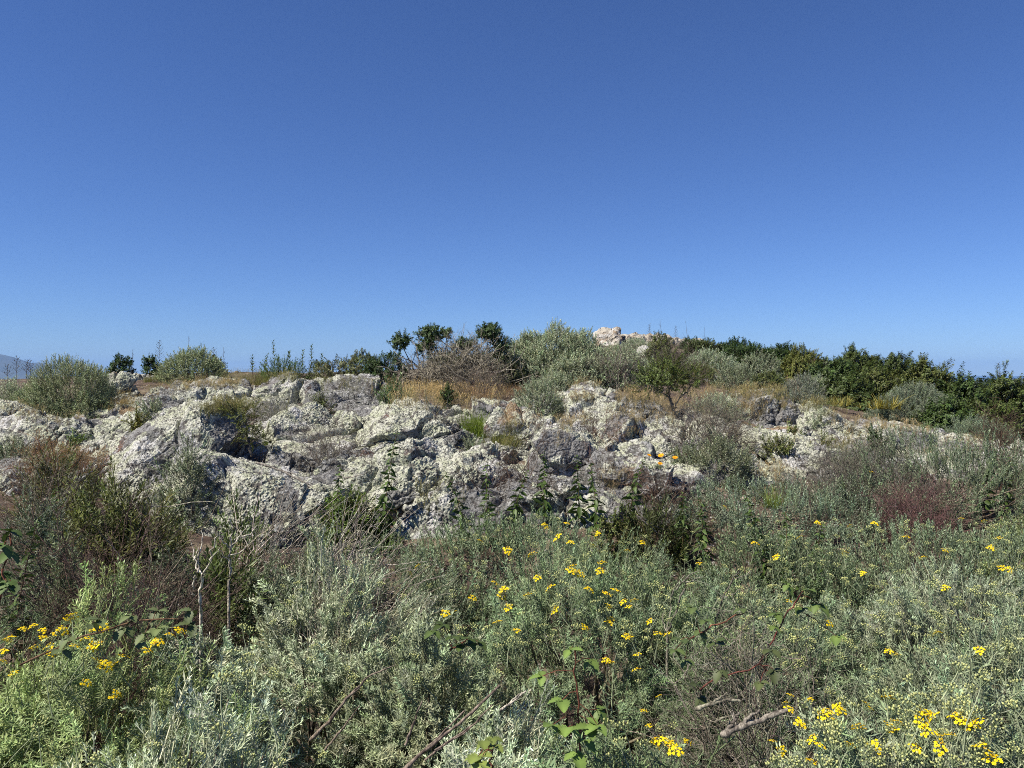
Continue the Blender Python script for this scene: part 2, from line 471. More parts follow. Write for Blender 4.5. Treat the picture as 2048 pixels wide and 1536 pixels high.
# middle
B(556, 872, 60, 40, 'knobbly lichen boulder left of the dark leaf-filled crevice', n=120, lich=.16, seed=31)
B(622, 852, 40, 36, 'rounded yellow-green lichen knob with a dark underside', n=110, lich=.3, blocky=2.2)
B(716, 852, 46, 40, 'block with a shadowed overhang left of the big central dome', n=120, lich=.02, tilt=-20, blocky=3.4)
B(600, 928, 70, 46, 'lumpy lichen boulder above the curved grey dead branch', n=130, lich=.12)
B(835, 868, 112, 62, 'big grey domed boulder in the middle with a dark hole at its right end', n=210, lich=.0, tilt=5, rough=.4)
B(790, 965, 130, 90, 'broad rock face behind the tall leafy stalk', n=230, lich=.06, tilt=8, rough=.42, pitch=22)
B(920, 975, 90, 70, 'pale lichen face right of the tall leafy stalk', n=190, lich=.15, tilt=14, rough=.42, pitch=22)
B(700, 935, 60, 48, 'dark grey recess rock below the overhanging block', n=120, lich=-.2)
B(1002, 908, 34, 34, 'smooth pale rounded boulder beside the dry grass gully', n=110, lich=.3, blocky=2.2, rough=.25)
B(862, 1020, 66, 36, 'pale low boulder just above the silver shrubs in the middle', n=120, lich=.2, push=.2)
B(755, 1015, 55, 40, 'dark shaded rock behind the bright green bush', n=100, lich=-.2)
# long ridge to the right
B(985, 822, 66, 30, 'ledge with white lichen rosettes above the bright grass tuft', n=130, lich=.05, tilt=18)
B(1060, 872, 70, 52, 'upper lobe of the long pale lichen ridge', n=160, lich=.2, tilt=28, rough=.38, pitch=22)
B(1135, 918, 80, 58, 'middle lobe of the long pale lichen ridge', n=170, lich=.2, tilt=30, rough=.38, pitch=22)
B(1092, 938, 40, 38, 'smooth bare dark grey rock face under the pale ridge', n=100, lich=-.6, rough=.25)
B(1222, 955, 46, 48, 'steep white lower end of the pale ridge', n=130, lich=.1, tilt=38)
B(1180, 792, 50, 18, 'rubbly ledge right of the round grey shrub', n=90, lich=.0)
B(1192, 838, 66, 38, 'lichen boulder with a red-brown bare patch above the ridge', n=140, lich=.1, tilt=14)
B(1245, 895, 80, 36, 'rough boulder with brown bare rock behind the orange flowers', n=140, lich=.05, tilt=14)
B(1335, 895, 74, 36, 'rounded pale green boulder left of the grey-olive shrub', n=140, lich=.25, tilt=16)
B(1322, 972, 68, 48, 'grey boulder below the orange flowers with a dark underside', n=160, lich=.05, tilt=12, push=.25)
B(1272, 1012, 28, 28, 'small white rock at the lower end of the pale ridge', n=80, lich=.1)
B(1292, 822, 50, 20, 'broken dark rock at the foot of the small tree', n=90, lich=-.05)
# right flank
B(1535, 832, 66, 36, 'grey pitted boulder right of the low grey mound', n=140, lich=.0, tilt=10)
B(1478, 858, 46, 30, 'lichen boulder with a mossy green stain', n=100, lich=.1)
B(1612, 838, 46, 24, 'pale boulder with grass behind it on the right flank', n=100, lich=.15)
B(1672, 856, 62, 40, 'leaning boulder with an orange-brown face on the right flank', n=150, lich=.05, tilt=24)
B(1612, 922, 76, 44, 'low jagged boulder on the right above the silver carpet', n=150, lich=.12, tilt=12)
B(1690, 915, 44, 30, 'dark fissured rock beside the dark leafy bush', n=100, lich=-.1)
B(1856, 868, 38, 18, 'small triangular rock in dry grass on the right', n=80, lich=.1, tilt=-14)
B(1820, 893, 54, 18, 'flat pale rock in front of the small triangular rock', n=90, lich=.15)
B(2040, 945, 60, 30, 'low white rock cut by the right edge', n=110, lich=.05)
B(1890, 905, 60, 22, 'low mottled rock between the flat pale rock and the right edge', n=100, lich=.0)
B(1775, 868, 56, 22, 'mottled rock at the top of the right flank below the yellow tufts', n=100, lich=.0)
B(1965, 925, 78, 30, 'low white lichen rock near the right edge', n=120, lich=.1)
B(1560, 955, 40, 24, 'small lichen rock half buried left of the jagged boulder', n=80, lich=.1)
B(1432, 758, 26, 9, 'small grey stone in the grass below the silver bushes', n=60)
B(1346, 738, 16, 8, 'tiny grey stone above the crown of the small tree', n=50)
B(1297, 709, 16, 9, 'small white stone beside the great sage dome', n=60, lich=.4)
B(1150, 985, 72, 46, 'lower face of the pale ridge behind the slim leafy stalks', n=140, lich=.12, tilt=16)
B(1222, 1018, 50, 36, 'shaded low rock at the edge of the silver carpet under the white ridge end', n=100, lich=-.1)
B(1058, 1008, 66, 44, 'low rock between the trio of stalks and the slim stalks', n=130, lich=.0)
B(948, 935, 62, 44, 'lichen rock in front of the dark hole of the big domed boulder', n=130, lich=.12)
B(1015, 968, 62, 46, 'pitted grey rock below the smooth pale rounded boulder', n=130, lich=.0)
B(1400, 945, 60, 34, 'flat lichen rock behind the grey-olive airy shrub', n=110, lich=.12)
B(1452, 905, 54, 26, 'low lichen rock under the twiggy grey-brown shrub', n=100, lich=.1)
B(1560, 892, 62, 32, 'mottled rock left of the small green bush in the cleft', n=120, lich=.05, tilt=10)
B(1505, 935, 62, 34, 'brown and white rock above the blue-silver shrub', n=110, lich=-.02)
B(1345, 855, 52, 20, 'flat stone below the foot of the small tree', n=90, lich=.1)
B(1735, 885, 54, 24, 'rough rock behind the upright dark green leafy bush', n=100, lich=.05)
B(60, 958, 74, 38, 'grey rock low on the left behind the rusty weeds', n=120, lich=.05)
B(140, 922, 62, 34, 'pale mottled rock above the brownish low boulder', n=120, lich=.12)
B(262, 882, 62, 26, 'pale low rock below the yellow-olive bush', n=110, lich=.15)
B(662, 990, 62, 48, 'dark recess rock above the bright green bush', n=110, lich=-.1)
B(655, 800, 54, 24, 'mottled rock between the yellow-green knob and the dark grainy boulder', n=100, lich=.05)
B(1000, 850, 44, 22, 'half-buried rock at the top of the gully', n=90, lich=.1)
B(905, 1005, 70, 44, 'lichen-spotted rock at the foot of the face right of the tall stalk', n=130, lich=.1, push=.25)
B(1335, 1030, 52, 40, 'dark undercut rock in the shaded hollow', n=100, lich=-.25)
# quartz outcrop on the summit
B(1222, 680, 30, 28, 'white and tan quartz knob on the summit', n=110, d=27, quartz=True, name='quartz_rock', blocky=2.3, rough=.7)
B(1262, 686, 34, 18, 'lower quartz block right of the summit knob', n=90, d=27.5, quartz=True, name='quartz_rock', rough=.7)
B(1340, 692, 72, 20, 'long jagged quartz ledge right of the summit', n=120, d=28.5, quartz=True, name='quartz_rock', blocky=3, rough=.7)
B(1402, 690, 26, 12, 'low quartz stone at the right tip of the summit ledge', n=70, d=28.5, quartz=True, name='quartz_rock', rough=.7)
BVH = BVHTree.FromPolygons(_bv, _bp)

# ------------------------------------------------------------------ vegetation templates
class T:      # a template: vertices, quads, colour factors (relative or absolute when abs flag set per vertex)
    def __init__(s): s.v, s.q, s.c = [], [], []; s.n = 0
    def add(s, V, Q, c):
        V = np.asarray(V, float); s.v.append(V); s.q.append(np.asarray(Q) + s.n)
        c = np.asarray(c, float)
        s.c.append(np.broadcast_to(c, (len(V), 3)) if c.ndim == 1 else c); s.n += len(V); return s
    def done(s):
        s.V = np.concatenate(s.v); s.Q = np.concatenate(s.q); s.C = np.concatenate(s.c); return s

def basis(z, roll):
    z = unit(z); h = np.where(np.abs(z[:, 2:3]) > .95, [[1., 0, 0]], [[0, 0, 1.]])
    x = unit(np.cross(h, z)); y = np.cross(z, x)
    c, s = np.cos(roll)[:, None], np.sin(roll)[:, None]
    return np.stack([x * c + y * s, -x * s + y * c, z], -1)

class Bag:
    def __init__(s): s.V, s.Q, s.C = [], [], []; s.n = 0
    def raw(s, V, Q, col):
        V = np.asarray(V, np.float32); s.V.append(V); s.Q.append(np.asarray(Q) + s.n); s.n += len(V)
        s.C.append(np.broadcast_to(np.asarray(col, np.float32), V.shape))
    def scatter(s, t, P, Z, size, col, roll=None):
        n = len(P)
        if n == 0: return
        roll = rng.uniform(0, 6.28, n) if roll is None else roll
        M = basis(Z, roll) * np.asarray(size).reshape(-1, 1, 1)
        V = np.einsum('nij,mj->nmi', M, t.V) + P[:, None, :]
        m = len(t.V)
        s.V.append(V.reshape(-1, 3).astype(np.float32))
        s.C.append((t.C[None] * np.asarray(col)[:, None, :]).reshape(-1, 3).astype(np.float32))
        s.Q.append((t.Q[None] + (np.arange(n) * m)[:, None, None]).reshape(-1, 4) + s.n); s.n += n * m
    def tube(s, pts, rad, col, sides=4):
        V, Q = tube(pts, rad, sides); s.raw(V, Q, col)
    def build(s, name, mat, parent=None, org=None, label=None):
        if not s.n: return None
        V = np.concatenate(s.V)
        if org is not None: V = V - np.asarray(org, np.float32)
        return obj(name, mesh_np(name, V, np.concatenate(s.Q), np.concatenate(s.C)), mat, parent, label)

def tube(pts, rad, sides=4):
    pts = np.asarray(pts, float); n = len(pts); rad = np.broadcast_to(np.asarray(rad, float), (n,))
    t = unit(np.gradient(pts, axis=0)); B_ = basis(t, np.zeros(n))
    a = np.arange(sides) * 2 * math.pi / sides
    ring = np.cos(a)[:, None] * [1., 0, 0] + np.sin(a)[:, None] * [0, 1., 0]
    V = pts[:, None] + np.einsum('nij,mj->nmi', B_, ring) * rad[:, None, None]
    i = np.arange(n * sides).reshape(n, sides); j = np.roll(i, -1, 1)
    Q = np.stack([i[:-1], j[:-1], j[1:], i[1:]], -1).reshape(-1, 4)
    return V.reshape(-1, 3), Q

def leaf1(L, W, bend=.15):              # one folded diamond
    return np.array([[0, 0, 0], [W / 2, bend * L * .4, L * .5], [0, bend * L, L], [-W / 2, bend * L * .4, L * .5]]), [[0, 1, 2, 3]]

def leaf_broad(L, W, droop=.25, fold=.18, segs=3, serr=0.0, pleat=0.0, rs=None):
    V, Q = [], []
    prof = lambda t: math.sin(math.pi * min(1, t ** .75)) ** .8 if 0 < t < 1 else 0.0
    for k in range(segs + 1):
        t = k / segs; w = W / 2 * prof(t) * (1 + serr * (1 if k % 2 else -1))
        z, y = L * t, -droop * L * t * t + pleat * L * (.5 if k % 2 else -.5)
        V += [[-w, y + fold * w * 2, z], [0, y, z], [w, y + fold * w * 2, z]]
    for k in range(segs):
        a = k * 3
        Q += [[a, a + 1, a + 4, a + 3], [a + 1, a + 2, a + 5, a + 4]]
    return np.array(V), Q

def xf(V, z, pos, roll=0.0):
    M = basis(np.array([z], float), np.array([roll]))[0]
    return V @ M.T + np.asarray(pos)

def face_out(V, az, el, pos):          # leaf along +z with upper side +y: raise to elevation el in azimuth az
    ce, se = math.cos(el), math.sin(el)
    z = np.array([ce * math.cos(az), ce * math.sin(az), se]); y = np.array([-se * math.cos(az), -se * math.sin(az), ce])
    x = np.cross(y, z)
    return V @ np.stack([x, y, z], 0) + np.asarray(pos)

def sprig(n, L, lL, lW, e0=.5, e1=1.2, stem=(.8, .8, .75), r=.0016, tip=1.25, start=.15, seed=0, curve=.12, fork=0):
    rs = np.random.default_rng(seed); t = T()
    axes = [(np.zeros(3), np.array([0, 0, 1.]), L, n)]
    for k in range(fork):
        a = rs.uniform(0, 6.28); z0 = rs.uniform(.3, .6) * L
        axes.append((np.array([0, 0, z0]), unit(np.array([math.cos(a) * .6, math.sin(a) * .6, 1.])), L * rs.uniform(.4, .6), int(n * .55)))
    for o, d, l, m in axes:
        cv = rs.normal(size=2) * curve * l
        ax = lambda s: o + d * l * s + np.array([cv[0], cv[1], 0]) * s * s
        V, Q = tube([ax(s) for s in (0, .5, 1)], [r, r * .8, r * .5], 3); t.add(V, Q, stem)
        for k in range(m):
            s = start + (1 - start) * (k + rs.uniform(0, 1)) / m
            V, Q = leaf1(lL * rs.uniform(.7, 1.15) * (1 - .35 * max(0, s - .8) / .2), lW * rs.uniform(.8, 1.2), rs.uniform(-.1, .3))
            el = e0 + (e1 - e0) * s + rs.normal() * .25
            f = (.8 + (tip - .8) * s * s) * rs.uniform(.8, 1.2)
            t.add(face_out(V, k * 2.4 + rs.normal() * .3, el, ax(s)), Q, (f, f, f))
    return t.done()

def bushy(n, L, lL, lW, e0=-.1, e1=.9, seed=0, segs=2, start=.35, droop=.2, tip=1.2, stem=(1.4, 1.0, .9), r=.003):
    rs = np.random.default_rng(seed); t = T()
    cv = rs.normal(size=2) * .1 * L
    ax = lambda s: np.array([cv[0] * s * s, cv[1] * s * s, L * s])
    V, Q = tube([ax(s) for s in (0, .5, 1)], [r, r * .8, r * .5], 3); t.add(V, Q, stem)
    for k in range(n):
        s = start + (1 - start) * (k + rs.uniform(0, 1)) / n
        V, Q = leaf_broad(lL * rs.uniform(.7, 1.15), lW * rs.uniform(.8, 1.15), droop * rs.uniform(0, 2), .2, segs)
        f = (1 + (tip - 1) * s) * rs.uniform(.75, 1.25)
        t.add(face_out(V, k * 2.4 + rs.normal() * .4, e0 + (e1 - e0) * s + rs.normal() * .3, ax(s)), Q, (f, f * rs.uniform(.95, 1.05), f))
    return t.done()

def twig(L, nb, seed=0, r=.003, levels=2, spread=.7):
    rs = np.random.default_rng(seed); t = T()
    def grow(o, d, l, rr, lev):
        k = 4; pts = [np.array(o)]; dd = np.array(d)
        for i in range(k):
            dd = unit(dd + rs.normal(size=3) * .22 + [0, 0, .06]); pts.append(pts[-1] + dd * l / k)
        f = rs.uniform(.75, 1.25)
        V, Q = tube(pts, np.linspace(rr, rr * .45, k + 1), 3); t.add(V, Q, (f, f, f))
        if lev > 0:
            for b in range(nb):
                i = rs.integers(1, k + 1)
                grow(pts[i], unit(dd + rs.normal(size=3) * spread), l * rs.uniform(.35, .65), rr * .55, lev - 1)
    grow([0, 0, 0], [0, 0, 1.], L, r, levels)
    return t.done()

def blades(n, L, W, spread=.5, seed=0, seg=3, head=False, bend=.5):
    rs = np.random.default_rng(seed); t = T()
    for k in range(n):
        a = rs.uniform(0, 6.28); lean = abs(rs.normal()) * spread; l = L * rs.uniform(.55, 1.1)
        dirh = np.array([math.cos(a), math.sin(a), 0]); side = np.array([-math.sin(a), math.cos(a), 0])
        b = np.array([rs.normal(), rs.normal(), 0]) * L * .06
        V, Q = [], []
        for i in range(seg + 1):
            s = i / seg; p = b + dirh * l * (lean * s + bend * lean * s * s) + np.array([0, 0, l * (s - .25 * lean * s * s)])
            w = W / 2 * (1 - s * .85)
            V += [p - side * w, p + side * w]
        for i in range(seg): Q.append([2 * i, 2 * i + 1, 2 * i + 3, 2 * i + 2])
        f = rs.uniform(.7, 1.3); t.add(V, Q, (f, f, f * rs.uniform(.8, 1.1)))
        if head:
            p = (V[-1] + V[-2]) / 2
            for q in range(4):
                Vh, Qh = leaf1(.028, .006); t.add(xf(Vh, rs.normal(size=3) * .5 + [0, 0, 1], p - np.array([0, 0, q * .012])), Qh, (1.25, 1.1, .9))
    return t.done()

SILV_N = [sprig(38, .15, .0235, .0038, e0=.05, e1=.85, seed=s, fork=1, stem=(1.6, 1.5, 1.55), r=.0022, tip=1.8) for s in range(4)]
SILV_N2 = [sprig(36, .15, .026, .0037, seed=s + 10, e0=-.15, e1=.75, tip=1.65, fork=1, stem=(1.7, 1.55, 1.65), r=.002) for s in range(4)]
SILV_M = [sprig(20, .15, .028, .0055, e0=.2, e1=1.0, seed=s + 20, r=.0022, tip=1.3) for s in range(4)]
SILV_F = [sprig(14, .15, .038, .009, e0=.2, e1=1.0, seed=s + 30, r=.003, tip=1.35) for s in range(3)]
BUSH_N = [bushy(22, .15, .026, .011, seed=s + 40, start=.15) for s in range(3)]
BUSH_F = [bushy(16, .13, .048, .024, e0=-.4, seed=s + 50, start=.1) for s in range(3)]
MALLOW = [bushy(15, .26, .058, .036, e0=-.5, e1=.5, seed=s + 60, droop=.5, start=.45) for s in range(3)]
NARROW = [sprig(26, .26, .05, .008, seed=s + 70, e0=.2, e1=.9, r=.0025, stem=(.9, .8, .6)) for s in range(3)]
TWIG = [twig(.30, 3, seed=s, r=.0026) for s in range(4)]
TWIG_F = [twig(.40, 3, seed=s + 9, r=.0055) for s in range(3)]
STRAIGHT = [twig(.38, 2, seed=s + 19, r=.0028, levels=1, spread=.22) for s in range(4)]
ROS = [bushy(16, .055, .036, .019, e0=-.5, e1=.9, seed=s + 90, start=.05, droop=.3) for s in range(3)]
GRASS = [blades(16, .22, .004, seed=s, head=False) for s in range(3)]
DRYG = [blades(16, .24, .0035, spread=.28, seed=s + 5, head=True) for s in range(3)]

silver = (.32, .365, .255); silverg = (.225, .285, .12); sage = (.25, .285, .19); green = (.075, .12, .035)
dark = (.040, .070, .020); mallowc = (.055, .077, .022); olive = (.10, .12, .038); bright = (.105, .165, .028)
greyt = (.42, .385, .34); brownt = (.14, .10, .08); purplet = (.125, .078, .072); tan = (.36, .25, .115)

# kind: templates, density per m2, sprig size, colour, colour jitter, how much the shoots point up, cover of the dome,
#       material, woody colour
KIND = {
    'silver_near': (SILV_N, 1000, 1.0, silver, .20, .5, M_LEAF, (.26, .22, .18)),
    'green_near':  (SILV_N2, 1000, 1.0, silverg, .20, .6, M_LEAF, (.20, .18, .13)),
    'silver_mid':  (SILV_M, 1000, 1.0, silver, .16, .7, M_LEAF, (.22, .18, .15)),
    'green_mid':   (SILV_M, 1050, 1.0, silverg, .16, .9, M_LEAF, (.20, .17, .13)),
    'sage_mid':    (SILV_M, 1000, 1.0, sage, .18, .7, M_LEAF, (.20, .17, .14)),
    'sage_far':    (SILV_F, 760, 1.0, sage, .16, .45, M_LEAF, (.20, .17, .14)),
    'silver_far':  (SILV_F, 760, 1.0, silver, .16, .8, M_LEAF, (.22, .19, .16)),
    'dark_far':    (BUSH_F, 430, .8, dark, .25, .4, M_GLOSS, (.12, .10, .08)),
    'olive_far':   (BUSH_F, 430, .75, olive, .25, .5, M_GLOSS, (.14, .11, .08)),
    'mallow':      (MALLOW, 330, 1.0, mallowc, .25, .6, M_GLOSS, (.11, .09, .07)),
    'bright_mid':  (BUSH_N, 700, 1.0, bright, .25, .6, M_GLOSS, (.14, .10, .07)),
    'olive_mid':   (BUSH_N, 600, 1.0, olive, .25, .6, M_GLOSS, (.16, .12, .09)),
    'dark_mid':    (BUSH_N, 650, 1.1, dark, .25, .6, M_GLOSS, (.12, .09, .07)),
    'weed':        (NARROW, 520, 1.0, green, .3, .9, M_GLOSS, (.16, .12, .08)),
    'twig_grey':   (TWIG, 480, 1.0, greyt, .2, .6, M_WOOD, greyt),
    'twig_brown':  (TWIG, 520, 1.0, brownt, .25, .7, M_WOOD, brownt),
    'twig_purple': (TWIG, 800, .8, purplet, .25, .8, M_WOOD, purplet),
    'straw_grey':  (STRAIGHT, 420, 1.0, greyt, .2, 1.3, M_WOOD, greyt),
}
domes = []           # (verts, quads, shrub root) for placing flower heads
CANO = {'v': [], 'p': [], 'own': []}

def lump(D, seed, amt):
    return 1 + amt * (.8 * perlin(D * 1.9 + seed, 11) + .5 * perlin(D * 4.7 + seed, 12))

def mound(name, label, cat, c, r, kind, group=None, dens=1.0, lobes=None, lean=(0, 0, 0), seed=None, amt=.32, gap=-.42, col=None, size=None, keep=None, extra=None, low=-.25, register=False, branches=True, fname='foliage', root=None):
    tm, n0, s0, c0, cj, up, mat, wcol = KIND[kind]
    seed = seed if seed is not None else int(abs(c[0]) * 131 + c[1] * 57) % 997
    rs = np.random.default_rng(seed + 1000)
    c = np.asarray(c, float); r = np.asarray(r, float)
    size = size or s0; c0 = np.array(col if col is not None else c0)
    root = root or empty(name, c, label, cat, group)
    bag = Bag(); wood = Bag()
    for li, (lo, lr) in enumerate([((0, 0, 0), (1, 1, 1))] + list(lobes or [])):
        cc = c + np.array(lo) * r; rr = r * np.array(lr)
        area = 2 * math.pi * ((rr[0] * rr[1]) ** 1.6 / 3 + (rr[0] * rr[2]) ** 1.6 / 3 + (rr[1] * rr[2]) ** 1.6 / 3) ** (1 / 1.6) 
        n = int(area * n0 * dens / size ** 1.3) + 6
        D = unit(rs.normal(size=(int(n * 1.5), 3))); D = D[D[:, 2] > low][:n]
        # denser sampling where the ellipsoid is stretched
        R = rr * lump(D, seed + li * 7.7, amt)[:, None]
        P = cc + D * R
        N = unit(D / rr)
        k = perlin(P * 2.3 / max(.5, rr.mean()), seed) > gap
        if register: k &= perlin(P * 6.0, seed + 3) > -.14
        if keep is not None: k &= keep(P)
        P, N = P[k], N[k]; n = len(P)
        Z = unit(N * .8 + np.array([0, 0, up]) + np.array(lean) + rs.normal(size=(n, 3)) * .28)
        inner = rs.random(n) ** 2 * .22
        P = P - Z * (.12 * size) - N * (inner * rr.mean())[:, None]
        br = 1 + rs.normal(size=(n, 1)) * cj
        colr = np.clip(c0 * br * (1 + rs.normal(size=(n, 3)) * .05), .004, .9)
        sz = size * rs.uniform(.7, 1.25, n) * np.where(rs.random(n) < .06, 1.25, 1)
        w = rs.integers(0, len(tm), n)
        for i, t in enumerate(tm): bag.scatter(t, P[w == i], Z[w == i], sz[w == i], colr[w == i])
        if branches:
            nb = int(min(60, 10 + area * 9))
            for i in rs.choice(n, min(nb, n), replace=False) if n else ():
                b = cc + np.array([rs.normal() * .12 * rr[0], rs.normal() * .12 * rr[1], -.05]); e = P[i] + Z[i] * .04
                m = b + (e - b) * .5 + rs.normal(size=3) * .09 * rr.mean() + [0, 0, -.06 * rr[2]]
                f = rs.uniform(.6, 1.1); rad = .010 * min(1.6, rr.mean() + .3)
                q = lambda s: b * (1 - s) ** 2 + 2 * m * s * (1 - s) + e * s * s
                wood.tube([q(s) for s in (0, .25, .5, .75, 1)], np.linspace(rad, rad * .25, 5), np.array(wcol) * f, 4)
        if register:
            Dl, Ql = csphere(14); Vl = cc + Dl * rr * lump(Dl, seed + li * 7.7, amt)[:, None] * 1.0
            o = len(CANO['v']); CANO['v'].extend(map(tuple, Vl)); CANO['p'].extend((Ql + o).tolist()); CANO['own'].extend([root] * len(Ql))
    bag.build(fname, mat, root, c)
    wood.build('branches', M_WOOD, root, c)
    return root

def px(u, vb, vt, hw, d=None, deep=.8):
    if d is None:
        h = hit(u, vb); d = h[1] if h is not None else 14.0
        base = h if h is not None else at(u, vb, d)
    else:
        h = hit(u, vb, BVH_G)
        if h is not None and h[1] < d: d = float(h[1])
        base = at(u, vb, d)
        gz = float(ground_z([base[0]], [d], False)[0])
        if gz < base[2]: vb = vb + (base[2] - gz) / d * F; base[2] = gz
    base = np.array(base, float)
    rx = hw / F * d; hz = (vb - vt) / F * d
    base[1] += rx * deep * .4
    return base, np.array([rx, rx * deep, hz])

def S(u, vb, vt, hw, kind, name, label, cat='shrub', d=None, deep=.8, **kw):
    c, r = px(u, vb, vt, hw, d, deep)
    return mound(name, label, cat, c, r, kind, **kw)

# ------------------------------------------------------------------ shrubs of the slope and crest
S(125, 835, 720, 98, 'sage_mid', 'sage_shrub', 'large rounded grey-green shrub on the left crest beside the dark shadowed boulder', amt=.2, gap=-.7, dens=1.2, lobes=[((-.55, -.3, 0), (.6, .6, .55)), ((.5, -.35, -.05), (.45, .4, .5))], col=(.25, .285, .165))
S(375, 756, 700, 70, 'sage_far', 'sage_shrub', 'dome-shaped grey-green shrub on the crest with bare soil to its right', d=12.4, amt=.22, gap=-.7, dens=1.3, col=(.24, .275, .155))
S(10, 812, 762, 42, 'silver_mid', 'silver_shrub', 'low silvery shrub against the left edge above the grey boulder', d=10)
S(150, 872, 838, 34, 'sage_mid', 'sage_shrub', 'small grey shrub below the large rounded one on the left', d=8.7)
S(238, 732, 712, 28, 'dark_far', 'leafy_bush', 'small dark green bush on the crest left of the white-topped ledge', d=13.6)
S(298, 734, 710, 20, 'dark_far', 'leafy_bush', 'little dark green bush touching the left side of the domed shrub', d=13.6)
S(430, 740, 712, 22, 'olive_far', 'leafy_bush', 'thin olive bush at the right foot of the domed shrub', d=13.4, dens=.6)
S(680, 792, 708, 58, 'olive_far', 'olive_shrub', 'sparse olive shrub overhanging the dark grey grainy boulder', d=11.0, dens=.55, size=.5, col=(.12, .125, .06), gap=-.1, lobes=[((-.6, .3, .15), (.7, .6, .7))])
S(772, 765, 703, 52, 'dark_far', 'leafy_bush', 'dense dark green bush left of the tangle of grey branches', d=13.4, size=.65, dens=1.2)
S(725, 752, 702, 40, 'olive_far', 'leafy_bush', 'olive green bush between the sparse shrub and the dense dark bush', d=14, size=.6)
S(1108, 778, 650, 98, 'sage_far', 'sage_shrub', 'great grey-green dome shrub at the top of the slope beside the quartz knob', d=16.5, amt=.2, gap=-.5, lobes=[((.6, .1, 0), (.75, .85, .90)), ((1.25, -.4, -.05), (.85, .7, .68)), ((-.6, .1, 0), (.6, .7, .86)), ((.5, -.7, -.05), (.8, .6, .6))], col=(.31, .35, .235), dens=1.25)
S(1240, 785, 718, 52, 'twig_grey', 'bare_shrub', 'bare grey twigs at the right foot of the great dome shrub', d=14.2, size=1.2, dens=.3, col=(.22, .19, .18))
S(1105, 775, 742, 42, 'silver_mid', 'silver_shrub', 'small pale shrub below the left side of the great dome', d=12.2)
S(1040, 745, 690, 40, 'dark_far', 'leafy_bush', 'dark green bush between the grey tangle and the great dome', d=15, dens=.8)
S(1078, 832, 760, 54, 'sage_mid', 'sage_shrub', 'round grey-green shrub rooted in the soil above the pale ridge', amt=.2, gap=-.5)
S(1438, 835, 790, 56, 'silver_mid', 'silver_shrub', 'low silvery mound left of the grey pitted boulder', amt=.2)
S(1415, 900, 820, 66, 'twig_grey', 'bare_shrub', 'grey-brown twiggy shrub right of the base of the small tree', col=(.21, .185, .155), dens=.7, lobes=[((.5, .2, -.1), (.6, .6, .6))])
S(1418, 850, 806, 34, 'sage_mid', 'sage_shrub', 'small sage shrub tucked behind the twiggy grey-brown one', d=9.2)
S(1322, 742, 672, 40, 'olive_far', 'olive_shrub', 'tall olive bush in front of the long quartz ledge', d=20, size=.8)
S(1272, 706, 676, 36, 'silver_far', 'silver_shrub', 'silvery bush at the foot of the summit knob', d=24)
S(1345, 772, 716, 56, 'twig_grey', 'bare_shrub', 'grey-brown thicket behind the crown of the small tree', d=16.5, col=(.19, .165, .14), size=1.4, dens=.6)
S(1425, 758, 700, 62, 'silver_far', 'silver_shrub', 'wide silver bush in front of the dark thicket', d=18, amt=.25)
S(1392, 700, 676, 36, 'dark_far', 'leafy_bush', 'dark low bush under the right tip of the quartz ledge', d=25)
S(1472, 732, 686, 40, 'dark_far', 'leafy_bush', 'dark green bush right behind the wide silver bush', d=21)
S(1520, 760, 706, 46, 'sage_far', 'sage_shrub', 'dull sage bush between dark thicket and yellow-green bush', d=18.5, dens=.8)
S(1612, 752, 695, 48, 'olive_far', 'olive_shrub', 'yellow-green rounded bush among the dark thicket', d=17.5, col=(.135, .15, .04), size=.65, dens=1.3)
S(1608, 806, 754, 46, 'silver_mid', 'silver_shrub', 'rounded silver shrub at the edge of the dry grass on the right', d=12.5, col=(.22, .24, .19))
S(1845, 850, 772, 88, 'silver_mid', 'silver_shrub', 'big silver dome shrub in front of the dark thicket on the right', d=12.0, amt=.18, gap=-.5, lobes=[((-.75, .1, -.1), (.5, .6, .6)), ((.75, -.1, -.15), (.5, .7, .6))], col=(.21, .245, .175), dens=1.2)
S(1965, 900, 838, 88, 'silver_mid', 'silver_shrub', 'low silver shrub spilling below the dark thicket at the right edge', d=10.6, amt=.22, col=(.19, .235, .16))
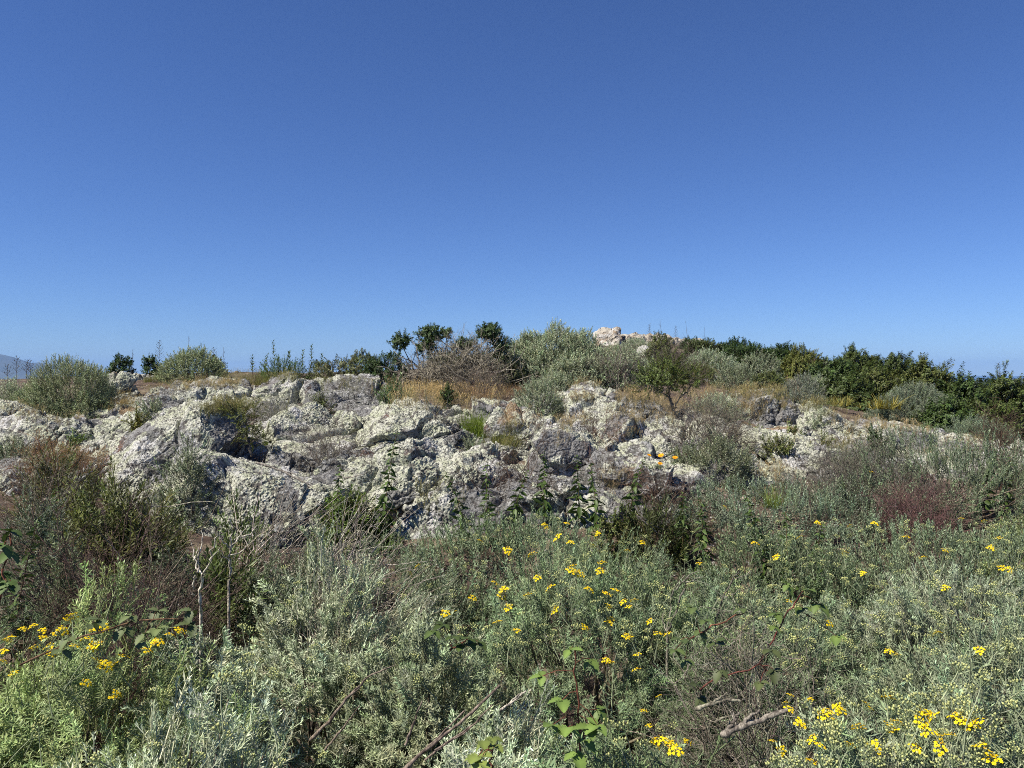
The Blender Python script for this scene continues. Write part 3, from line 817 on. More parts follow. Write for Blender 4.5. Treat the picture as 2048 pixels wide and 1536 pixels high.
for i, (u, vb, vt, hw, d, lab) in enumerate((
    (1480, 740, 684, 40, 22.5, 'dark thicket shrub behind the dull sage bush'),
    (1556, 742, 686, 44, 22, 'dark thicket shrub left of and behind the yellow-green bush'),
    (1672, 790, 712, 40, 19, 'dark thicket shrub just right of the yellow-green bush'),
    (1722, 770, 690, 50, 20.5, 'tallest dark thicket shrub with a rounded crown on the right skyline'),
    (1800, 810, 704, 44, 19, 'dark thicket shrub with tufted tops stepping down the right skyline'),
    (1868, 840, 724, 50, 17.5, 'dark thicket shrub rising behind the big silver dome'),
    (1940, 868, 752, 44, 16.5, 'dark thicket shrub with loose rosettes near the right edge'),
    (2024, 872, 748, 52, 15.5, 'dark thicket shrub cut by the right edge'),
    (1705, 815, 745, 44, 15.5, 'low dark thicket shrub in front, left of the big silver dome'),
    (1770, 812, 735, 48, 16.5, 'mid-height dark thicket shrub above the left lobe of the silver dome'),
    (1905, 880, 800, 44, 13.6, 'low dark thicket shrub right of the big silver dome'),
    (1990, 888, 800, 54, 13.2, 'low dark thicket shrub above the spilling silver shrub'))):
    hue = np.array([(1, 1, 1), (1.35, 1.15, 1.1), (.85, .95, .9), (1.15, 1.1, 1)][i % 4])
    S(u, vb, vt + 17, hw * 1.25, 'mallow', size=.7, name='thicket_shrub', label=lab, d=d, amt=.55, gap=-.45, group='dark thicket shrubs on the right', col=np.array(mallowc) * hue,
      lobes=[((.45, .1, .12), (.4, .4, .8)), ((-.55, 0, -.05), (.5, .6, .85)), ((.05, -.4, -.3), (.8, .5, .8)), ((-.15, .1, .2), (.25, .3, .85))], dens=.9)
S(1640, 800, 752, 34, 'sage_far', 'sage_shrub', 'faded sage shrub squeezed between silver shrub and low thicket', d=15, dens=.8)

S(1300, 772, 722, 44, 'sage_far', 'sage_shrub', 'grey sage bush between the great dome and the small tree', d=15.0, dens=.9)
S(1485, 782, 735, 52, 'sage_far', 'sage_shrub', 'dull grey-green bush above the golden grass on the right', d=15, dens=.9, col=(.19, .215, .14))
S(1395, 768, 728, 44, 'olive_far', 'olive_shrub', 'low olive bush right of the crown of the small tree', d=15, size=.6)
S(1540, 788, 742, 44, 'olive_far', 'olive_shrub', 'olive bush left of the rounded silver shrub', d=14.5, size=.6, col=(.09, .11, .035))
S(1455, 720, 682, 42, 'dark_far', 'leafy_bush', 'dark bush on the skyline left of the dark thicket', d=23)
S(1010, 772, 712, 46, 'olive_far', 'olive_shrub', 'dull olive shrub left of the small pale shrub below the dome', d=12.4, dens=.8, col=(.09, .10, .05))
S(955, 752, 704, 40, 'olive_far', 'olive_shrub', 'dark olive bush in the right half of the grey tangle', d=13.4, dens=.8, col=(.07, .085, .035))
S(870, 760, 712, 34, 'dark_far', 'leafy_bush', 'dark green bush in the left half of the grey tangle', d=13.4, dens=.8)
S(1500, 752, 684, 66, 'dark_far', 'leafy_bush', 'broad dark green bush on the right ridge before the thicket', d=19, dens=1.0)
S(1570, 756, 688, 50, 'dark_far', 'leafy_bush', 'dark green bush touching the yellow-green bush from the left', d=18.5, dens=1.0)
S(1408, 726, 678, 50, 'olive_far', 'olive_shrub', 'dark olive bush below the right tip of the quartz ledge', d=20, dens=1.0, col=(.07, .09, .03))
S(1500, 880, 850, 30, 'olive_mid', 'leafy_bush', 'mossy green bush on the lichen boulder of the right flank', d=8.8, dens=.6)
S(1650, 900, 868, 24, 'olive_mid', 'leafy_bush', 'small olive bush on the orange-brown faced boulder', d=8.6, dens=.6)
S(560, 760, 728, 40, 'weed', 'leafy_weed', 'green weeds along the crest under the narrow-leaved row', 'weeds', d=13, dens=.7)
S(640, 758, 722, 30, 'olive_far', 'leafy_bush', 'olive bush at the right end of the narrow-leaved row', d=13, size=.5, dens=.8)
# mid slope
S(368, 985, 888, 62, 'sage_mid', 'sage_shrub', 'airy grey-green shrub before the wide pale slab', d=6.0, dens=.85, col=(.2, .235, .15), gap=-.3, low=-.5)
S(430, 905, 862, 40, 'twig_grey', 'bare_shrub', 'fine grey twigs under the shaded face of the pointed boulder', d=7.6, dens=.7, col=(.2, .18, .165))
S(272, 868, 826, 26, 'olive_mid', 'leafy_bush', 'yellow-olive bush nestled against the left side of the pointed boulder', d=7.8, col=(.13, .14, .03))
S(148, 895, 868, 17, 'bright_mid', 'leafy_bush', 'tiny yellow-green rosette bush among the left boulders', d=7.9)
S(560, 842, 806, 38, 'twig_grey', 'bare_shrub', 'low ash-grey shrub in the hollow behind the yellow-green knob', d=8.8, dens=.8, col=(.26, .27, .23))
S(640, 812, 786, 26, 'olive_mid', 'leafy_bush', 'small olive sprout on the rock above the yellow-green knob', d=9.3, dens=.7)
S(690, 1072, 990, 72, 'bright_mid', 'leafy_bush', 'bright green bush at the foot of the rocks left of the tall leafy stalk', d=5.9, lobes=[((.95, .1, -.1), (.6, .6, .65)), ((-.5, 0, -.2), (.6, .6, .6))], col=(.085, .125, .024))
S(942, 920, 876, 27, 'sage_mid', 'sage_shrub', 'small ash-grey shrub beside the smooth pale rounded boulder', d=7.7, dens=.9)
S(1445, 968, 872, 74, 'sage_mid', 'sage_shrub', 'grey-olive airy shrub right of the orange flowers', dens=.9, col=(.19, .21, .135), gap=-.25)
S(1755, 930, 862, 28, 'dark_mid', 'leafy_bush', 'upright dark green leafy bush beside the fissured rock', d=8.6, size=1.1)
S(1585, 882, 850, 28, 'olive_mid', 'leafy_bush', 'small green bush in the cleft of the right flank', d=8.9, dens=.7)
S(2012, 975, 862, 52, 'twig_brown', 'bare_shrub', 'brown leafless shrub at the right edge above the white rock', d=7.9, dens=.55)
S(975, 1000, 938, 56, 'twig_brown', 'bare_shrub', 'thin brown shrub under the smooth pale rounded boulder', d=6.5, dens=.35, gap=-.1)
S(1050, 1010, 905, 38, 'twig_brown', 'bare_shrub', 'dry brown stems beside the bare dark grey rock face', d=6.5, dens=.35, gap=-.1)
S(1215, 1000, 935, 36, 'twig_brown', 'bare_shrub', 'dry brown stems between the white ridge end and the orange flowers', d=6.9, dens=.3)
S(960, 800, 765, 60, 'twig_brown', 'bare_shrub', 'brown brushwood right of the golden grass on the crest', d=10.8, dens=.6, size=1.1, col=(.22, .185, .15))
S(895, 800, 770, 16, 'dark_mid', 'leafy_bush', 'small dark sprout inside the golden grass', d=10.4, dens=.8)
S(790, 812, 778, 26, 'weed', 'leafy_weed', 'pale-flowered green weed at the left end of the golden grass', d=10, col=(.10, .15, .06))
S(15, 935, 880, 52, 'sage_mid', 'sage_shrub', 'grey-green shrub at the left edge in front of the broad pale boulder', d=7.4, dens=.8, col=(.2, .23, .15))
S(70, 1010, 960, 60, 'twig_grey', 'bare_shrub', 'tangle of grey dead stems low at the far left', d=5.6, dens=.5, col=(.26, .235, .2))
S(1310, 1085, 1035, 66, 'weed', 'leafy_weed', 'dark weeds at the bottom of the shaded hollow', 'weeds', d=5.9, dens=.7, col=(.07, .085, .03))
S(1235, 1070, 1030, 50, 'olive_mid', 'leafy_bush', 'small olive weeds under the white ridge end at the edge of the carpet', 'weeds', d=5.9, dens=.5)
S(655, 925, 878, 48, 'twig_grey', 'bare_shrub', 'dead grey twigs in the dark recess above the curved dead branch', d=7.4, dens=.7, col=(.2, .18, .155))
S(470, 905, 868, 30, 'twig_brown', 'bare_shrub', 'dark twigs at the foot of the dark leafy sapling', d=7.6, dens=.6)
S(1560, 905, 868, 34, 'olive_mid', 'leafy_bush', 'mossy olive bush between the mottled rock and the jagged boulder', dens=.7)
S(1380, 925, 890, 34, 'sage_mid', 'sage_shrub', 'small sage tuft right of the orange flowers', dens=.8, col=(.17, .2, .12))
S(1700, 960, 905, 50, 'sage_mid', 'sage_shrub', 'grey sage shrub in front of the dark fissured rock', dens=.8, col=(.2, .225, .155))
S(1195, 880, 852, 26, 'twig_brown', 'bare_shrub', 'small brown dry clump on the rock with the red-brown bare patch', dens=.5)
S(880, 845, 815, 26, 'twig_grey', 'bare_shrub', 'small ash-grey clump on top of the big domed boulder', dens=.5, col=(.25, .24, .2))
S(1640, 850, 822, 26, 'sage_mid', 'sage_shrub', 'small grey tuft behind the orange-brown faced boulder', dens=.8)
S(300, 830, 800, 26, 'sage_mid', 'sage_shrub', 'small grey-green cushion at the peak of the pointed boulder', dens=.9)
# shaded hollow on the left
S(225, 1080, 995, 105, 'weed', 'leafy_weed', 'tangled dark green weeds filling the hollow on the left', cat='weeds', d=5.0, dens=.7, col=(.115, .13, .04), lobes=[((.5, -.2, -.1), (.6, .6, .7)), ((-.6, -.2, -.1), (.6, .6, .75))], amt=.4)
S(95, 1000, 930, 66, 'weed', 'leafy_weed', 'green and rust weeds in front of the left end of the outcrop', cat='weeds', d=5.9, dens=.7, col=(.115, .13, .05))
S(95, 975, 925, 44, 'twig_brown', 'bare_shrub', 'rusty dry clump among the weeds on the left', d=6.3, col=(.22, .13, .07), dens=.9)
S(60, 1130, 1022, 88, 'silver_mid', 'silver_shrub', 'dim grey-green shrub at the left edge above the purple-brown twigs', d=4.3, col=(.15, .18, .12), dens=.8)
S(215, 1270, 1158, 170, 'twig_purple', 'bare_shrub', 'dense purple-brown leafless shrub on the left', d=3.5, dens=.5, deep=.6, amt=.7, col=(.16, .115, .10), lobes=[((-.7, .2, -.05), (.7, .7, .8)), ((.65, -.1, -.15), (.6, .7, .8))])
S(475, 1145, 1060, 62, 'weed', 'leafy_weed', 'sunlit green weeds behind the pale bare saplings', cat='weeds', d=5.0, dens=.6, col=(.09, .13, .035))
S(545, 1140, 1050, 78, 'straw_grey', 'dead_shrub', 'dead grey twigs leaning right in front of the great slab', d=4.8, lean=(.9, 0, 0), dens=.8, deep=.5)
S(690, 1180, 1090, 82, 'straw_grey', 'dead_shrub', 'dead grey twigs leaning right amid the silver shrubs', d=4.2, lean=(1.0, 0, 0), dens=.7, deep=.5)
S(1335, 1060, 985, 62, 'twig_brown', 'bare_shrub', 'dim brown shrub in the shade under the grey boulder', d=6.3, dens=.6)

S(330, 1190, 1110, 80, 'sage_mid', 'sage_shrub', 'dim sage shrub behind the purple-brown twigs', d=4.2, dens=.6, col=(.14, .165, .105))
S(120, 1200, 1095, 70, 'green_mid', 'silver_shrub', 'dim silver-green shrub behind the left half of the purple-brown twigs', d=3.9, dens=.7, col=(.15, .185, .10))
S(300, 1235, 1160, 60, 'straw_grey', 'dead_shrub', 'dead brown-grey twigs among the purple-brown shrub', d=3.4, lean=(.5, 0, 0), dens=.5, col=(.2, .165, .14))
S(435, 1260, 1135, 62, 'weed', 'leafy_weed', 'sunlit green weeds at the foot of the second bare sapling', 'weeds', d=4.3, dens=.7, col=(.10, .135, .04))
S(520, 1270, 1150, 70, 'silver_mid', 'silver_shrub', 'grey-green shrub under the leaning dead twigs', d=4.3, dens=.8, col=(.2, .235, .155))
S(620, 1200, 1110, 60, 'silver_mid', 'silver_shrub', 'silvery shrub between the leaning dead twigs and the bright green bush', d=4.7, dens=.8, col=(.22, .26, .17))
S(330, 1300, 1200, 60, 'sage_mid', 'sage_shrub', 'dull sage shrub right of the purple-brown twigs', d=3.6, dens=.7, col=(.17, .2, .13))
# ------------------------------------------------------------------ silver carpet in front
def W(x, y, rx, ry, top, kind, label, name='silver_shrub', **kw):
    gz = float(ground_z([x], [y], False)[0])
    kw.setdefault('amt', .45)
    return mound(name, label, 'shrub', (x, y, gz), (rx * .93, ry * .93, (top - gz) * 1.02), kind, register=True, **kw)
FRONT = 'silver-leaved shrubs covering the foreground'
W(-1.55, 2.65, .72, .55, -.90, 'green_near', 'flowering shrub with yellow heads at the lower left', name='flowering_shrub', group=FRONT)
W(-.88, 1.95, .62, .45, -.93, 'silver_near', 'pale silver shrub along the bottom left of the purple twigs', group=FRONT)
W(-.82, 3.4, .56, .6, -.99, 'silver_near', 'pale silver shrub left of the leaning dead twigs', group=FRONT, col=(.29, .33, .23))
W(-1.12, 2.85, .30, .28, -1.0, 'silver_near', 'small silver shrub at the foot of the pale bare sapling', group=FRONT)
W(-.35, 3.1, .55, .5, -1.10, 'silver_near', 'olive-grey shrub in the lower middle with scattered buds', group=FRONT, col=(.235, .27, .17))
W(-.08, 2.25, .42, .38, -1.06, 'silver_near', 'silver shrub above the dark gap of bare stems', group=FRONT)
W(.36, 2.0, .40, .36, -1.05, 'green_near', 'dark green flowering shrub at the bottom centre beside the bramble', name='flowering_shrub', group=FRONT, col=(.125, .17, .085))
W(1.05, 1.95, .62, .46, -.92, 'green_near', 'brightly flowering shrub with the densest yellow heads at the lower right', name='flowering_shrub', group=FRONT, col=(.22, .27, .165))
W(1.95, 2.9, .80, .62, -1.02, 'green_near', 'green-silver shrub full of pale buds on the lower right', name='flowering_shrub', group=FRONT, col=(.21, .26, .16))
W(2.35, 3.9, .95, .7, -1.10, 'silver_near', 'silver shrub with white stems near the right edge', group=FRONT, col=(.23, .27, .185))
W(.42, 3.8, 1.0, .8, -1.04, 'green_near', 'green mound dotted with yellow heads in the centre', name='flowering_shrub', group=FRONT, col=(.16, .215, .115))
W(1.25, 3.75, .75, .75, -1.09, 'green_near', 'grey-green shrub behind the lichen-covered dead fork', group=FRONT, col=(.15, .195, .115))
W(.12, 5.5, 1.05, .8, -1.08, 'green_mid', 'broad silver-green mound at the foot of the pale ridge', name='flowering_shrub', group=FRONT, col=(.20, .26, .155))
W(-.95, 4.9, .85, .7, -1.13, 'silver_mid', 'silver shrub in front of the bright green bush', group=FRONT, col=(.21, .255, .165))
W(1.85, 5.2, .85, .75, -1.14, 'green_mid', 'green-silver shrub around the upright leafy stalks', group=FRONT, col=(.145, .19, .105))
W(3.0, 5.2, 1.1, .85, -1.09, 'green_mid', 'silver-green shrub in the right middle with scattered yellow heads', name='flowering_shrub', group=FRONT, col=(.21, .265, .165))
W(2.2, 6.7, 1.2, .85, -.97, 'silver_mid', 'blue-silver shrub below the jagged boulder', group=FRONT, col=(.20, .255, .175))
W(4.0, 6.9, 1.25, .85, -.64, 'silver_mid', 'tall grey-green shrub in front of the low white rock at the right', group=FRONT, col=(.18, .225, .14))
W(3.2, 7.0, .6, .5, -.84, 'twig_grey', 'grey half-bare shrub left of the tall grey-green one', group=FRONT, name='bare_shrub', col=(.2, .19, .165), dens=1.2)
W(3.3, 6.2, .32, .28, -1.05, 'twig_purple', 'purple-brown patch of bare twigs between two silver shrubs on the right', name='bare_shrub', group=FRONT, col=(.2, .12, .12))
W(4.3, 5.6, .9, .8, -1.12, 'green_mid', 'silver-green shrub at the right edge below the tall grey-green one', group=FRONT)
W(.95, 2.85, .34, .34, -1.22, 'twig_grey', 'half-dead grey shrub tangled with brambles on the right', name='bare_shrub', group=FRONT, col=(.25, .235, .2), dens=1.1)
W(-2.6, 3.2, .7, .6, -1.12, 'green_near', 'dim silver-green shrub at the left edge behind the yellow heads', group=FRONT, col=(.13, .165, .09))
W(-.25, 1.75, .42, .28, -1.25, 'twig_brown', 'low dark clump of bare stems at the bottom centre-left', name='bare_shrub', group=FRONT, dens=.8)
W(-1.75, 1.75, .55, .4, -.98, 'green_near', 'dark grassy green shrub in the bottom left corner', group=FRONT, col=(.13, .175, .085))
W(.62, 1.62, .38, .24, -1.0, 'silver_near', 'silver shrub at the bottom edge between the bramble and the yellow heads', group=FRONT)
W(1.75, 2.05, .5, .4, -1.02, 'green_near', 'budding green shrub in the bottom right corner', name='flowering_shrub', group=FRONT, col=(.15, .19, .11))
CB = BVHTree.FromPolygons(CANO['v'], CANO['p'])

# flower heads: yellow corymbs and pale bud clusters
def corymb(seed, yellow=True, near=True):
    rs = np.random.default_rng(seed); t = T()
    n = 12 if yellow else 10
    V, Q = tube([[0, 0, -.11], [.004, 0, -.05], [0, 0, -.012]], [.0018, .0016, .0014], 3); t.add(V, Q, (.30, .34, .22))
    for k in range(n):
        a = k * 2.4; rr = .021 * math.sqrt((k + .3) / n); p = np.array([rr * math.cos(a), rr * math.sin(a), .006 - rr * rr * 14 + rs.normal() * .0016])
        V, Q = tube([[0, 0, -.018], p], [.0009, .0009], 3); t.add(V, Q, (.26, .32, .17))
        nrm = unit(np.array([p[0] * 18, p[1] * 18, 1.]))
        if yellow:
            f = rs.uniform(.85, 1.1); s = rs.uniform(.85, 1.15)
            if rs.random() < .22:
                V = np.array([[.0032, 0, 0], [0, .0032, 0], [-.0032, 0, 0], [0, -.0032, 0], [0, 0, .004]]); bc = [(.55, .50, .12), (.60, .33, .03)][int(rs.random() < .4)]
                t.add(xf(V, nrm, p), [[0, 1, 4, 4], [1, 2, 4, 4], [2, 3, 4, 4], [3, 0, 4, 4]], bc); continue
            for j in range(6):
                V, Q = leaf1(.0062 * s, .0042 * s, -.1); V = face_out(V, j * 1.05, .22, [0, 0, 0]); t.add(xf(V, nrm, p), Q, (.92 * f, .70 * f, .015))
            for z0, w in ((.0, .0026), ):
                V = np.array([[w, 0, .001], [0, w, .001], [-w, 0, .001], [0, -w, .001], [0, 0, .0034]]) * s
                t.add(xf(V, nrm, p), [[0, 1, 4, 4], [1, 2, 4, 4], [2, 3, 4, 4], [3, 0, 4, 4]], (.85 * f, .55 * f, .012))
        else:
            s = .0034 * rs.uniform(.8, 1.2); V = np.array([[s, 0, 0], [0, s, 0], [-s, 0, 0], [0, -s, 0], [0, 0, s * 1.2], [0, 0, -s * 1.4]])
            f = rs.uniform(.85, 1.15)
            t.add(xf(V, nrm, p), [[0, 1, 4, 4], [1, 2, 4, 4], [2, 3, 4, 4], [3, 0, 4, 4], [1, 0, 5, 5], [2, 1, 5, 5], [3, 2, 5, 5], [0, 3, 5, 5]], (.50 * f, .52 * f, .23 * f))
    return t.done()
def fix_tri(Q):                     # quads with a doubled corner become pairs of triangles later; keep them as triangles
    return Q
def tmpl_mesh(name, t):
    Q = np.asarray(t.Q); tri = Q[:, 2] == Q[:, 3]
    q4 = Q[~tri]; T3 = np.concatenate([Q[tri][:, :3], q4[:, [0, 1, 2]], q4[:, [0, 2, 3]]])
    return mesh_np(name, t.V, T3, t.C)
YEL = [tmpl_mesh('flower_head', corymb(s)) for s in range(3)]
BUD = [tmpl_mesh('bud_cluster', corymb(s + 5, False)) for s in range(3)]
for m_ in YEL + BUD: m_.materials.append(M_PETAL)

def place_head(u, v, meshes, name, scale=1.0, lift=.05):
    h = CB.ray_cast(Vector((0, 0, 0)), Vector(at(u, v, 1)).normalized(), 20)
    if h[0] is None: return None
    root = CANO['own'][h[2]]
    p = np.array(h[0]) * (1 - .06) + np.array([0, 0, .01])
    o = bpy.data.objects.new(name, meshes[int(rng.integers(len(meshes)))])
    C.objects.link(o); o.parent = root
    o.location = Vector(p) - root.location
    o.rotation_euler = (rng.normal() * .25 + .45, rng.normal() * .25, rng.uniform(0, 6.28))
    s = scale * rng.uniform(.85, 1.15); o.scale = (s, s, s)
    return root
YPTS = [(45,1263),(66,1257),(85,1266),(135,1248),(145,1240),(110,1273),(125,1268),(15,1287),(20,1281),(88,1281),(98,1300),(106,1316),(112,1309),(2,1311),(8,1330),(186,1300),(196,1297),(192,1330),(207,1336),(213,1340),(228,1338),(172,1373),(226,1403),(234,1395),(308,1296),(315,1291),(294,1308),(360,1268),(205,1262),(190,1268),(340,1277),(26,1353),
 (990,1171),(1007,1183),(1003,1196),(945,1199),(1016,1220),(995,1250),(890,1232),(910,1228),(835,1136),(820,1151),(1075,1160),(1145,1138),(1142,1146),(1150,1150),(1160,1153),(1102,1180),(1178,1184),(1214,1193),(1232,1186),(1247,1208),(1258,1218),(1268,1206),(1222,1242),(1218,1250),(1300,1247),(1218,1217),(1315,1272),(1336,1273),(1252,1277),(1260,1281),(1275,1314),(1211,1325),(1222,1332),(1272,1345),(1033,1266),(1288,1427),(1298,1457),(1311,1495),(1318,1487),(1343,1500),(1350,1510),(1336,1494),(1376,1490),(1318,1398),(1134,1050),(1165,1055),(1115,1079),(1141,1089),(1065,1113),(1205,1130),(1200,1146),(1285,1088),(1195,1070),(1450,1017),(1049,1000),
 (1749,1050),(1700,1055),(1923,1040),(1968,1045),(1997,1080),(1981,1099),(2003,1140),(2018,1143),(1743,947),(1578,1207),(1658,1252),(1635,1048),(1787,1312),(1777,1308),(1796,1315),(1875,1273),(1958,1306),(1581,1397),(1571,1412),(1578,1424),(1621,1406),(1645,1440),(1661,1443),(1655,1432),(1682,1428),(1674,1424),(1720,1468),(1715,1462),(1625,1486),(1562,1508),(1544,1489),(1795,1455),(1780,1462),(1788,1470),(1855,1440),(1866,1443),(1848,1433),(1850,1470),(1875,1482),(1840,1450),(1920,1445),(1910,1440),(1945,1462),(1955,1455),(1938,1455),(1985,1529),(1977,1515),(1880,1505),(1623,1532),(1750,1502),(1775,1405)]
for u, v in YPTS + [(1510, 1090), (1552, 1118), (1600, 1078), (1690, 1110), (1812, 1078), (1846, 1120), (1890, 1105), (1725, 1150), (1890, 1180), (1015, 1105), (1090, 1055), (960, 1085), (1230, 1050), (1255, 1105), (1185, 1095), (1110, 1225), (1055, 1195), (1170, 1260), (1398, 1130), (70, 1300), (150, 1300), (172, 1285), (250, 1320), (1735, 1420), (1700, 1500), (1830, 1505), (1900, 1480), (1960, 1500), (1640, 1500), (1600, 1455)]: place_head(u, v, YEL, 'flower_head', .82 if v > 1350 else (.95 if v > 1200 else 1.1))
BREG = [(0, 700, 1270, 1536, 50), (430, 1000, 1130, 1400, 50), (900, 1420, 1030, 1300, 170), (1150, 1500, 1300, 1536, 50), (1420, 2048, 1040, 1250, 240), (1480, 2048, 1250, 1536, 190)]
cnt = {}
for u0, u1, v0, v1, n in BREG:
    for k in range(n):
        u, v = rng.uniform(u0, u1), rng.uniform(v0, v1)
        h = CB.ray_cast(Vector((0, 0, 0)), Vector(at(u, v, 1)).normalized(), 20)
        if h[0] is None: continue
        r_ = CANO['own'][h[2]]
        if r_.name.startswith('bare') or cnt.get(r_.name, 0) >= 95: continue
        cnt[r_.name] = cnt.get(r_.name, 0) + 1
        place_head(u, v, BUD, 'bud_cluster', rng.uniform(.7, 1.05))
CANO_ALL = BVHTree.FromPolygons(_bv + CANO['v'], _bp + [[i + len(_bv) for i in q] for q in CANO['p']])

# ------------------------------------------------------------------ upright stalks
def stalk(u, vb, vt, label, d=None, kind='nettle', name='leafy_stalk', cat='plant', group=None, tilt=None):
    d = d or 6.4
    for q in (vb, (vb * 2 + vt) / 3):
        h = hit(u, q)
        if h is not None and d < 11: d = min(d, h[1] - .06)
    base = at(u, vb, d); gz = float(ground_z([base[0]], [d], False)[0])
    if gz < base[2]: vb = vb + (base[2] - gz) / d * F; base[2] = gz
    H = (vb - vt) / F * d
    root = empty(name, base, label, cat, group)
    rs = np.random.default_rng(int(u * 3 + vb)); st = Bag(); lf = Bag(); fl = Bag()
    ln = rs.normal(size=2) * (.12 if kind == 'nettle' else .05) * H if tilt is None else np.array(tilt) * H
    ax = lambda s: np.array([ln[0] * s * s, ln[1] * s * s, H * s])
    st.tube([ax(s) for s in np.linspace(0, 1, 6)], np.linspace(.005, .0018, 6), (.13, .10, .055), 4)
    if kind == 'nettle':
        n = max(11, int(H / .022))
        for k in range(n):
            s = .12 + .88 * (k + .5) / n; L = .115 * (1 - .72 * s ** 1.4) * rs.uniform(.8, 1.15)
            for q in (0, math.pi):
                V, Q = leaf_broad(L, L * .40, rs.uniform(.1, .5), .2, 3)
                tw = rs.normal() * .8; V = np.c_[V[:, 0] * math.cos(tw) - V[:, 1] * math.sin(tw), V[:, 0] * math.sin(tw) + V[:, 1] * math.cos(tw), V[:, 2]]
                f = rs.uniform(.7, 1.3); c = np.array([.065, .105, .025]) * f * (1.3 if rs.random() < .12 else 1)
                lf.raw(face_out(V, q + k * 1.57 + rs.normal() * .2, rs.uniform(-.7, .35), ax(s)), Q, c)
    elif kind == 'narrow':
        n = 40
        for k in range(n):
            s = .2 + .8 * k / n; V, Q = leaf_broad(.11 * (1.1 - .6 * s), .022, rs.uniform(-.1, .3), .1, 2)
            lf.raw(face_out(V, k * 2.4, rs.uniform(.3, 1.0), ax(s)), Q, np.array([.10, .14, .05]) * rs.uniform(.7, 1.3))
    elif kind == 'seed':
        n = int(10 + H * 30)
        for k in range(n):
            s = .45 + .55 * k / n; a = k * 2.4; L = .055 * (1.25 - s) * 2.0
            e = ax(s) + np.array([math.cos(a) * L, math.sin(a) * L, L * .6])
            st.tube([ax(s), e], [.0022, .0016], (.11, .085, .065), 3)
            V, Q = leaf_broad(.022, .018, 0, .3, 2); lf.raw(face_out(V, a, .9, e), Q, (.10, .085, .06))
    else:     # bare stem with side twigs
        n = 9
        for k in range(n):
            s = rs.uniform(.3, .95); a = rs.uniform(0, 6.28); L = rs.uniform(.1, .3) * H * (1.1 - s)
            st.tube([ax(s), ax(s) + np.array([math.cos(a) * L * .6, math.sin(a) * L * .6, L])], [.0022, .001], (.12, .09, .07), 3)
    st.build('stem', M_WOOD, root); lf.build('leaves' if kind != 'seed' else 'seed_heads', M_GLOSS if kind != 'seed' else M_WOOD, root)
    return root

G_N = 'upright leafy stalks at the foot of the rocks'
for u, vb, vt, lab, d in (
    (768, 1045, 862, 'tallest upright leafy stalk standing before the broad rock face', 6.1),
    (672, 1000, 930, 'short leafy stalk beside the curved grey dead branch', 6.4),
    (930, 1018, 938, 'leafy stalk left of the trio before the pale lichen face', 6.0),
    (975, 1015, 930, 'middle stalk of the trio before the pale lichen face', 6.0),
    (1024, 1012, 935, 'right stalk of the trio before the pale lichen face', 6.1),
    (1088, 1000, 900, 'slim leafy stalk in front of the bare dark grey rock face', 6.3),
    (1158, 1005, 905, 'slim leafy stalk before the middle lobe of the pale ridge', 6.3),
    (1194, 1005, 925, 'bushy dark stalk left of the white ridge end', 6.2),
    (1258, 1010, 915, 'leafy stalk below and left of the orange flowers', 6.3),
    (1366, 1060, 985, 'shaded leafy stalk under the grey boulder', 5.9),
    (1410, 1085, 990, 'slim stalk rising from the green-silver shrubs right of the shaded hollow', 5.6),
    (1535, 1120, 985, 'tall bright stalk among the silver shrubs right of centre', 5.2),
    (1578, 1125, 1030, 'bushy stalk immediately right of the tall bright one', 5.0),
    (1622, 1125, 1045, 'low bushy stalk second right of the tall bright one', 5.1),
    (1968, 985, 895, 'dark stalk in front of the low white rock near the right edge', 7.0),
    (2008, 985, 905, 'dark stalk beside the brown leafless shrub at the right edge', 7.0),
    (105, 1060, 975, 'leafy stalk in the weeds at the far left', 5.2),
    (15, 1130, 1035, 'dark leafy stalk cut by the left edge', 3.6)):
    stalk(u, vb, vt, lab, d, group=G_N)
for u, vb, vt, lab in (
    (505, 752, 712, 'narrow-leaved weed at the left of the crest row'),
    (549, 750, 682, 'tallest narrow-leaved weed of the crest row'),
    (530, 750, 708, 'narrow-leaved weed just left of the tallest of the crest row'),
    (578, 750, 702, 'narrow-leaved weed right of the tallest of the crest row'),
    (604, 750, 700, 'slender narrow-leaved weed in the right half of the crest row'),
    (622, 750, 690, 'second tallest narrow-leaved weed of the crest row'),
    (645, 752, 708, 'narrow-leaved weed closing the crest row beside the olive shrub')):
    stalk(u, vb, vt, lab, 13.2, 'narrow', 'narrow_leaved_weed', 'weed', 'narrow-leaved weeds on the crest')
